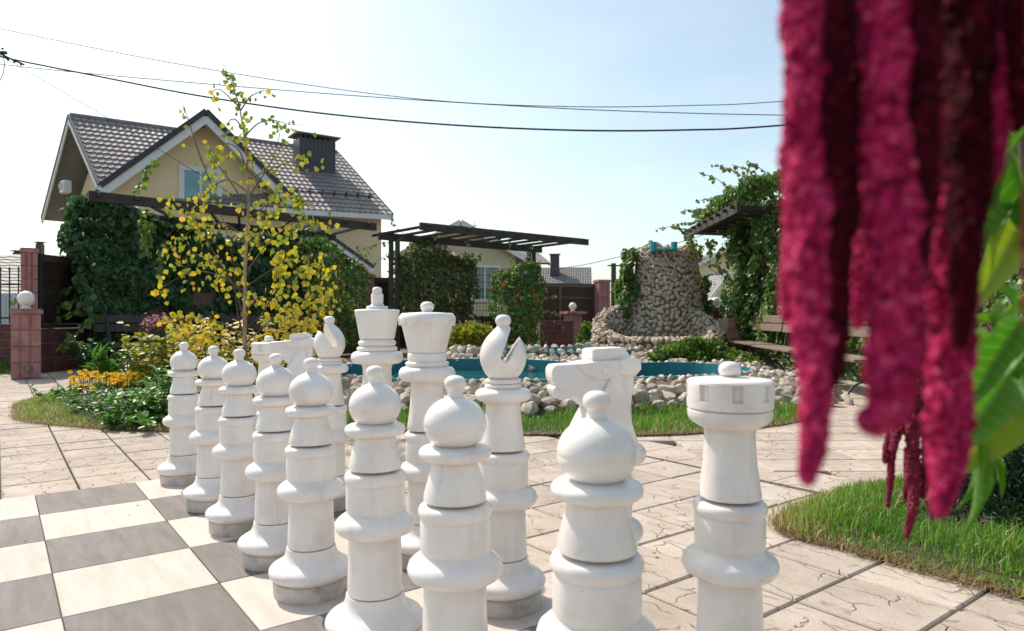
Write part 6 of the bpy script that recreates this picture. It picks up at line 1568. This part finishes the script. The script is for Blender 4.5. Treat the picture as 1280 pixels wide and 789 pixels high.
LC, LD, LN, LT = [], [], [], []
for lim, de in zip(limbs, dens_):
    dy = lim[5]; cp = [PB(*lim[0])] + [PB(q[0], q[1], dy * (i + 1) / 4) for i, q in enumerate(lim[1:5])]
    cp[0].y = 0
    pts = [Vector(p) for p in spline([tuple(c) for c in cp], 5, closed=False)]
    b = MB(); b.tube(pts, [.0065 * (1 - i / len(pts)) + .0012 for i in range(len(pts))], 5); link('branch', b.mesh('branch'), M['twig'], birch)
    nl = int(52 * de * (1 if lim[4][1] > 230 else .55))
    for _ in range(nl):
        f = rnd.uniform(.18, 1.0) ** .8 * (len(pts) - 1.01); i = int(f); p = pts[i].lerp(pts[i + 1], f - i)
        sp_ = .025 + .05 * rnd.random()
        p = p + Vector((rnd.gauss(0, sp_), rnd.gauss(0, .08), rnd.gauss(-.02, sp_)))
        LC.append(p); LD.append((rnd.uniform(-.6, .6), rnd.uniform(-.6, .6), -1)); LN.append((rnd.uniform(-.8, .8), -1 + rnd.uniform(-.2, 1.0), rnd.uniform(-.3, .5)))
        z = p.z; LT.append(min(1, max(0, .70 - z * .26 + rnd.gauss(0, .2))))
for a_, b2 in zip(trunk[3:-1], trunk[4:]):
    for _ in range(14):
        p = a_.lerp(b2, rnd.random()) + Vector((rnd.gauss(0, .04), rnd.gauss(0, .04), 0)); LC.append(p); LD.append((rnd.uniform(-.6, .6), rnd.uniform(-.6, .6), -1)); LN.append((rnd.uniform(-.8, .8), -1, rnd.uniform(-.3, .5))); LT.append(min(1, max(0, .6 - p.z * .2 + rnd.gauss(0, .18))))
idx = list(range(len(LC))); rnd.shuffle(idx); one, rest = idx[:300], idx[300:]
lf = leaf_mesh('leaf', [(0, 0, 0)], [(0, 1, 0)], [(0, 0, 1)], [1.0], np.array([.5]), 1.25); lf.materials.append(M['leaf_birch_o'])
for i in one:
    d = Vector(LD[i]).normalized(); nn = Vector(LN[i]); sd_ = d.cross(nn).normalized(); nn = sd_.cross(d)
    Mx = Matrix((sd_, d, nn)).transposed().to_4x4(); o = link('leaf', lf, None, birch); s_ = rnd.uniform(.038, .062)
    o.matrix_local = Matrix.Translation(LC[i]) @ Mx @ Matrix.Scale(s_, 4)
o = link('leaf', leaf_mesh('leaf', [tuple(LC[i]) for i in rest], [LD[i] for i in rest], [LN[i] for i in rest], RNG.uniform(.036, .060, len(rest)), np.array([LT[i] for i in rest]), 1.25), M['leaf_birch'], birch); o['kind'] = 'stuff'

# ============================================================ RIGHT BED: juniper
jx = P(1275, 0, 2.9); t = thing('juniper_bush', 'dark green juniper at the right edge of the lower grass patch', 'shrub', (2.35, 2.95, 0))
n = 9000; fnj = ball_points((2.35, 2.95, .10), .50, .35, 0, (1.0, .9, .62), 3); Pp, No = fnj(n); Pp = np.array((2.35, 2.95, .1)) + (Pp - np.array((2.35, 2.95, .1))) * RNG.uniform(.5, 1, (n, 1)) ** .5
o = link('foliage', leaf_mesh('foliage', Pp - np.array(t.location), rand_dirs(n, -.4, No * .7, .6), rand_dirs(n), RNG.uniform(.02, .05, n), RNG.random(n), .35), M['juniper'], t); o['kind'] = 'stuff'
b = MB()
for k in range(8):
    a = k * PI / 4; b.tube([(0, 0, 0), (math.cos(a) * .25, math.sin(a) * .25, .2)], [.012, .005], 5)
link('stem', b.mesh('stem'), M['twig'], t)

# ============================================================ AMARANTH
def big_leaf_mesh(name, curl, fold, wav, seed):
    nx, ny = 6, 12; V_, F_, UV_ = [], [], []
    r0 = random.Random(seed)
    for j in range(ny + 1):
        t = j / ny; wd_ = .5 * math.sin(PI * min(1, t ** .72)) ** .9 * (1 - .25 * t) * 1.0
        wd_ = max(wd_, .006)
        ang_ = curl * t; cy = math.sin(ang_) / curl if abs(curl) > .01 else t; cz = -(1 - math.cos(ang_)) / curl if abs(curl) > .01 else 0
        for i in range(nx + 1):
            u = (i / nx - .5) * 2; x = u * wd_ * .62; z = cz + abs(u) * wd_ * fold + math.sin(t * 17 + u * 2 + seed) * .018 * abs(u) * wav
            V_.append((x, cy, z)); UV_.append((u * wd_ * 1.0, t))
    w_ = nx + 1
    for j in range(ny):
        for i in range(nx): F_.append((j * w_ + i, j * w_ + i + 1, (j + 1) * w_ + i + 1, (j + 1) * w_ + i))
    me = bpy.data.meshes.new(name); me.from_pydata(V_, [], F_); uvl = me.uv_layers.new(name='UVMap')
    for l in me.loops: uvl.data[l.index].uv = UV_[l.vertex_index]
    me.polygons.foreach_set('use_smooth', [True] * len(F_)); me.materials.append(M['bigleaf']); return me
BL = [big_leaf_mesh('leaf', .9, .35, 1, 1), big_leaf_mesh('leaf', 1.3, .5, 1.4, 2), big_leaf_mesh('leaf', .5, .6, 1, 3), big_leaf_mesh('leaf', -.7, .4, 1.2, 4)]
def put_leaf(parent, base, tip, nrm, k, width=1.0):
    base, tip = Vector(base), Vector(tip); d = tip - base; L_ = d.length; d.normalize(); nrm = Vector(nrm); sd_ = d.cross(nrm).normalized(); nn = sd_.cross(d)
    Mx = Matrix((sd_, d, nn)).transposed().to_4x4(); o = link('leaf', BL[k], None, parent)
    o.matrix_local = Matrix.Translation(base - Vector(parent.location)) @ Mx @ Matrix.Diagonal((L_ * width, L_ * 1.06, L_, 1)); return o
def tassel(parent, path, radii, n, m, fs=.0024, name='flower_tassel', kink=.0015):
    """path world points, radii metres; covered in little florets"""
    path = [Vector(p) for p in path]; pl_ = Vector(parent.location)
    sp_ = [Vector(p) for p in spline([tuple(p) for p in path], 8, closed=False)]
    rr_ = np.interp(np.linspace(0, len(path) - 1, len(sp_)), range(len(path)), radii)
    seg = [0]
    for a_, c_ in zip(sp_[:-1], sp_[1:]): seg.append(seg[-1] + (c_ - a_).length)
    seg = np.array(seg); A = np.array([tuple(p) for p in sp_])
    n = int(n * 1.9); fs = fs * .74
    # lumps along the tassel as in a real inflorescence
    s_ = RNG.uniform(0, seg[-1], n); C = np.stack([np.interp(s_, seg, A[:, k]) for k in range(3)], 1); Rr = np.interp(s_, seg, rr_)
    Tn = unit(np.stack([np.interp(s_ + .003, seg, A[:, k]) for k in range(3)], 1) - np.stack([np.interp(s_ - .003, seg, A[:, k]) for k in range(3)], 1) + 1e-9)
    rd_ = unit(np.cross(Tn, RNG.normal(size=(n, 3)))); 
    ph = np.arctan2(rd_[:, 1], rd_[:, 0]); lump = 1 + .10 * np.sin(s_ / .011 + ph * 2) + .08 * np.sin(s_ / .0047 + ph * 3)
    C = C + rd_ * (Rr * lump * (RNG.uniform(.80, 1.04, n) + (RNG.random(n) < .07) * RNG.uniform(.05, .28, n)))[:, None]
    # each floret a small eight sided bead
    oc = np.array([(1, 0, 0), (-1, 0, 0), (0, 1, 0), (0, -1, 0), (0, 0, 1.5), (0, 0, -1.5)], float); of = np.array([(0, 2, 4), (2, 1, 4), (1, 3, 4), (3, 0, 4), (2, 0, 5), (1, 2, 5), (3, 1, 5), (0, 3, 5)])
    fsz = fs * RNG.uniform(.6, 1.35, n)
    V_ = (C[:, None, :] - np.array(pl_)) + oc[None] * fsz[:, None, None] + rd_[:, None, :] * 0; V_ += RNG.normal(0, fs * .15, V_.shape)
    F_ = (of[None] + (np.arange(n) * 6)[:, None, None]).reshape(-1, 3)
    ti = np.clip(RNG.beta(2, 3.0, n), 0, 1)
    me = np_mesh(name, V_.reshape(-1, 3), F_, np.repeat(ti, 6)); me.polygons.foreach_set('use_smooth', [True] * len(F_))
    o = link(name, me, m, parent)
    b = MB(); b.tube([p - pl_ for p in sp_], [max(.0008, r_ * .82) for r_ in rr_], 10); link('core', b.mesh('core'), m, o)
    return o
AM = thing('amaranth_plant', 'tall crimson amaranth with long blurred hanging tassels filling the upper right foreground', 'plant', (.62, .42, 0), 0, 'crimson amaranth plants')
def TP(Y, *pts): return [P(x, y, Y) for x, y in pts]
def rad(Y, *w_): return [x / 2 / FPX * Y * .72 for x in w_]
F1, F2 = M['floret'], M['floret_shade']  # F2 tassels stand in for the shaded right sides of the F1 ones
Y1 = .30
F3 = M['floret_mid']
tassel(AM, TP(Y1, (1010, -60), (1009, 40), (1010, 150), (1013, 260), (1019, 380), (1021, 470), (1017, 545), (1009, 600)), rad(Y1, 62, 64, 66, 72, 62, 48, 36, 12), 9500, F1)
tassel(AM, TP(.34, (1006, 150), (1001, 220), (996, 285), (991, 350), (984, 398)), rad(.34, 30, 34, 38, 32, 10), 2400, F1)
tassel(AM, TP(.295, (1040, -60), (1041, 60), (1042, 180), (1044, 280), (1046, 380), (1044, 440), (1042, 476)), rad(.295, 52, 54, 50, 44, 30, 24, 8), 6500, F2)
tassel(AM, TP(.42, (1084, 60), (1083, 180), (1078, 300), (1074, 370), (1072, 408)), rad(.42, 24, 30, 28, 20, 6), 2600, F1, fs=.0022)
tassel(AM, TP(.29, (1108, -60), (1108, 60), (1111, 170), (1117, 280), (1122, 380), (1118, 450), (1108, 510), (1092, 535)), rad(.29, 60, 64, 68, 76, 72, 68, 56, 18), 9500, F1)
tassel(AM, TP(.29, (1112, 500), (1098, 528), (1083, 528), (1076, 520)), rad(.29, 34, 26, 16, 6), 700, F1)
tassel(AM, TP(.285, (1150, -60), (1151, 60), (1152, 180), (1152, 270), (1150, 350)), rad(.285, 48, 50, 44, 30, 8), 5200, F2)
tassel(AM, TP(.33, (1180, -60), (1179, 80), (1181, 200), (1184, 300), (1188, 400), (1187, 500), (1183, 580), (1174, 640)), rad(.33, 34, 36, 44, 60, 66, 60, 46, 16), 8500, F1)
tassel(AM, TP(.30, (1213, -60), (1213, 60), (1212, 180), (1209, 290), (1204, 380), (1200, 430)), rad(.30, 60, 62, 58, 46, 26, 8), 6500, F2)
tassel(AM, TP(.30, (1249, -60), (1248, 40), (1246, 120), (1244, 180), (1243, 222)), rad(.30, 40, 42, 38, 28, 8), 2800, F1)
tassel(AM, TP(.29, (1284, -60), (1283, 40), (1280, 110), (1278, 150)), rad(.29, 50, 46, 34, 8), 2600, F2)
tassel(AM, TP(.28, (1318, -60), (1315, 120), (1310, 250), (1302, 350), (1296, 420)), rad(.28, 56, 54, 50, 44, 12), 4200, F1)
# tassels hanging behind, filling the gaps, with shade put into their near-black crimson
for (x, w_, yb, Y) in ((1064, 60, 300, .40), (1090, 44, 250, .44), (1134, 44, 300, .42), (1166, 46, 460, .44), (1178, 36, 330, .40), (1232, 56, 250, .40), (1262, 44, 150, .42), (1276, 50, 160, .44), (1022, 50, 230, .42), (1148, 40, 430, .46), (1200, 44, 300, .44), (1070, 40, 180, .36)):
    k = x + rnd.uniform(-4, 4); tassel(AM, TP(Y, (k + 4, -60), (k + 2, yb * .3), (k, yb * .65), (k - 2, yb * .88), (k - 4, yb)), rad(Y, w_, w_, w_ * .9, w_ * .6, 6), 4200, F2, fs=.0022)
# stems above the frame carrying the tassels, rooted in the right bed
b = MB(); b.tube([Vector((.86, .56, 0)), Vector((.84, .55, .6)), Vector((.70, .50, 1.15)), Vector((.50, .42, 1.38)), Vector((.30, .34, 1.40)), Vector((.14, .30, 1.24))], [.013, .012, .010, .008, .006, .004], 10); build('stem', b, M['redstem'], AM)
for x in (1036, 1128, 1204, 1258, 1300):
    q = P(x, -55, .30); b = MB(); b.tube([q, q + Vector((.02, .01, .06)), Vector((.35, .36, 1.38))], [.004, .004, .005], 8); build('stem', b, M['redstem'], AM)
# second plant: the sharp tassels and the large leaves
A2 = thing('amaranth_plant', 'sharper dark crimson amaranth with big veined green leaves at the right edge', 'plant', (.78, .80, 0), 0, 'crimson amaranth plants')
Y2 = .92
tassel(A2, TP(Y2, (1146, 440), (1142, 490), (1141, 540), (1142, 590), (1142, 630), (1133, 671)), rad(Y2, 22, 22, 19, 18, 14, 4), 4200, F3, fs=.0026)
tassel(A2, TP(Y2, (1168, 450), (1160, 500), (1158, 560), (1157, 600), (1154, 622)), rad(Y2, 14, 14, 12, 10, 4), 2000, F3, fs=.0024)
tassel(A2, TP(.95, (1130, 500), (1122, 540), (1115, 570), (1113, 600), (1110, 634)), rad(.95, 14, 12, 9, 8, 3), 1500, F3, fs=.0024)
tassel(A2, TP(.95, (1118, 530), (1110, 550), (1106, 570), (1106, 578)), rad(.95, 8, 7, 6, 3), 500, F3, fs=.0022)
tassel(A2, TP(.95, (1134, 560), (1133, 600), (1131, 628)), rad(.95, 8, 6, 3), 500, F3, fs=.0022)
tassel(A2, TP(.9, (1172, 560), (1168, 610), (1165, 648)), rad(.9, 10, 8, 3), 700, F3, fs=.0022)
# knotted upper cluster
for k in range(26):
    q = P(rnd.uniform(1122, 1166), rnd.uniform(440, 525), .92 + rnd.uniform(-.05, .05)); e = q + Vector((rnd.uniform(-.025, .025), rnd.uniform(-.02, .02), rnd.uniform(-.05, -.015)))
    tassel(A2, [q, q.lerp(e, .5) + Vector((rnd.uniform(-.006, .006), 0, .003)), e], [.007, .006, .002], 240, F3, fs=.0026)
b = MB(); b.tube([Vector((.78, .80, 0)), P(1352, 700, .82), P(1340, 560, .82), P(1318, 440, .82), P(1290, 330, .80), P(1278, 170, .78), P(1282, 60, .76)], [.010, .009, .008, .007, .006, .005, .003], 10); build('stem', b, M['stem'], A2)
b = MB(); b.tube([P(1240, 400, .82), P(1200, 395, .88), P(1165, 410, .92), P(1146, 442, .92)], [.005, .004, .004, .005], 8); build('stem', b, M['redstem'], A2)
YL = .62
L_ = [((1246, 262, .60), (1262, 158, .56), (-1, -.3, .3), 2, .55), ((1262, 165, .6), (1276, 330, .58), (-.9, -.5, 0), 0, .55), ((1258, 235, .62), (1226, 300, .58), (-.5, -1, .3), 0, .85), ((1262, 238, .64), (1284, 284, .62), (.3, -1, .2), 1, .8),
      ((1286, 268, .62), (1238, 352, .56), (-.3, -1, .6), 0, .95), ((1284, 300, .62), (1264, 345, .6), (.4, -1, .3), 1, .7), ((1296, 300, .6), (1268, 262, .58), (0, -1, .2), 3, .9),
      ((1280, 398, .60), (1212, 500, .56), (-.4, -1, .6), 0, .80), ((1240, 420, .66), (1216, 470, .62), (-.9, -1, .2), 2, .8), ((1244, 360, .68), (1292, 388, .66), (.1, -1, .8), 1, .9), ((1238, 402, .70), (1222, 372, .66), (0, -1, .3), 3, .9), ((1246, 405, .7), (1212, 392, .68), (0, -1, .6), 1, .8),
      ((1262, 470, .62), (1206, 560, .56), (-.3, -1, .35), 0, .95), ((1282, 440, .68), (1238, 520, .66), (.2, -1, .3), 1, 1.0), ((1266, 480, .66), (1226, 612, .60), (.3, -1, .25), 0, .90), ((1292, 430, .66), (1262, 540, .64), (.5, -1, .2), 2, .8),
      ((1206, 540, .66), (1258, 672, .60), (.5, -1, .5), 0, .36), ((1214, 560, .68), (1234, 640, .64), (.2, -1, .4), 1, .55), ((1236, 560, .70), (1258, 622, .68), (-.3, -1, .5), 2, .5), ((1206, 470, .70), (1196, 590, .68), (-1, -.6, .1), 3, .5),
      ((1168, 300, .52), (1186, 340, .50), (.2, -1, .2), 2, .6), ((1178, 372, .6), (1196, 348, .58), (0, -1, .4), 1, .8), ((1150, 455, .88), (1168, 480, .86), (0, -1, .3), 0, .9), ((1290, 350, .7), (1250, 420, .72), (0, -1, .3), 1, .9), ((1290, 480, .7), (1262, 600, .72), (0, -1, .2), 0, .8), ((1300, 540, .6), (1280, 450, .6), (-.4, -1, .2), 2, .7)]
for k in range(16):      # unseen leaves added above the picture to shade the tassels
    q = Vector((rnd.uniform(.22, .75), rnd.uniform(.15, .75), rnd.uniform(1.42, 1.70))); put_leaf(A2, q, q + Vector((rnd.uniform(-.12, .12), rnd.uniform(-.12, .12), rnd.uniform(-.10, .02))), (rnd.uniform(-.2, .2), rnd.uniform(-.2, .2), 1), k % 4, .9)
for k in range(7):  # unseen tassels added outside the frame to block sky light
    x = .33 + k * .06; y = .36 + .05 * (k % 3); tassel(AM, [Vector((x, y, 1.42)), Vector((x + .01, y, 1.30)), Vector((x, y, 1.16))], [.013, .013, .010], 1500, F2, fs=.0028)
for (a_, c_, nn, k, w_) in L_: put_leaf(A2, P(*a_), P(*c_), nn, k, w_ * .60)
for k in range(90):      # unseen leaves added beside the camera to keep skylight off the tassels
    q = Vector((rnd.uniform(.48, 1.25), rnd.uniform(-.55, .42), rnd.uniform(.15, 1.75)))
    if q.x < .80 * q.y + .28: continue
    put_leaf(A2, q, q + Vector((rnd.uniform(-.10, .10), rnd.uniform(-.10, .10), rnd.uniform(-.16, -.02))), (rnd.uniform(-.5, .2), rnd.uniform(-.6, .6), .8), k % 4, .75)
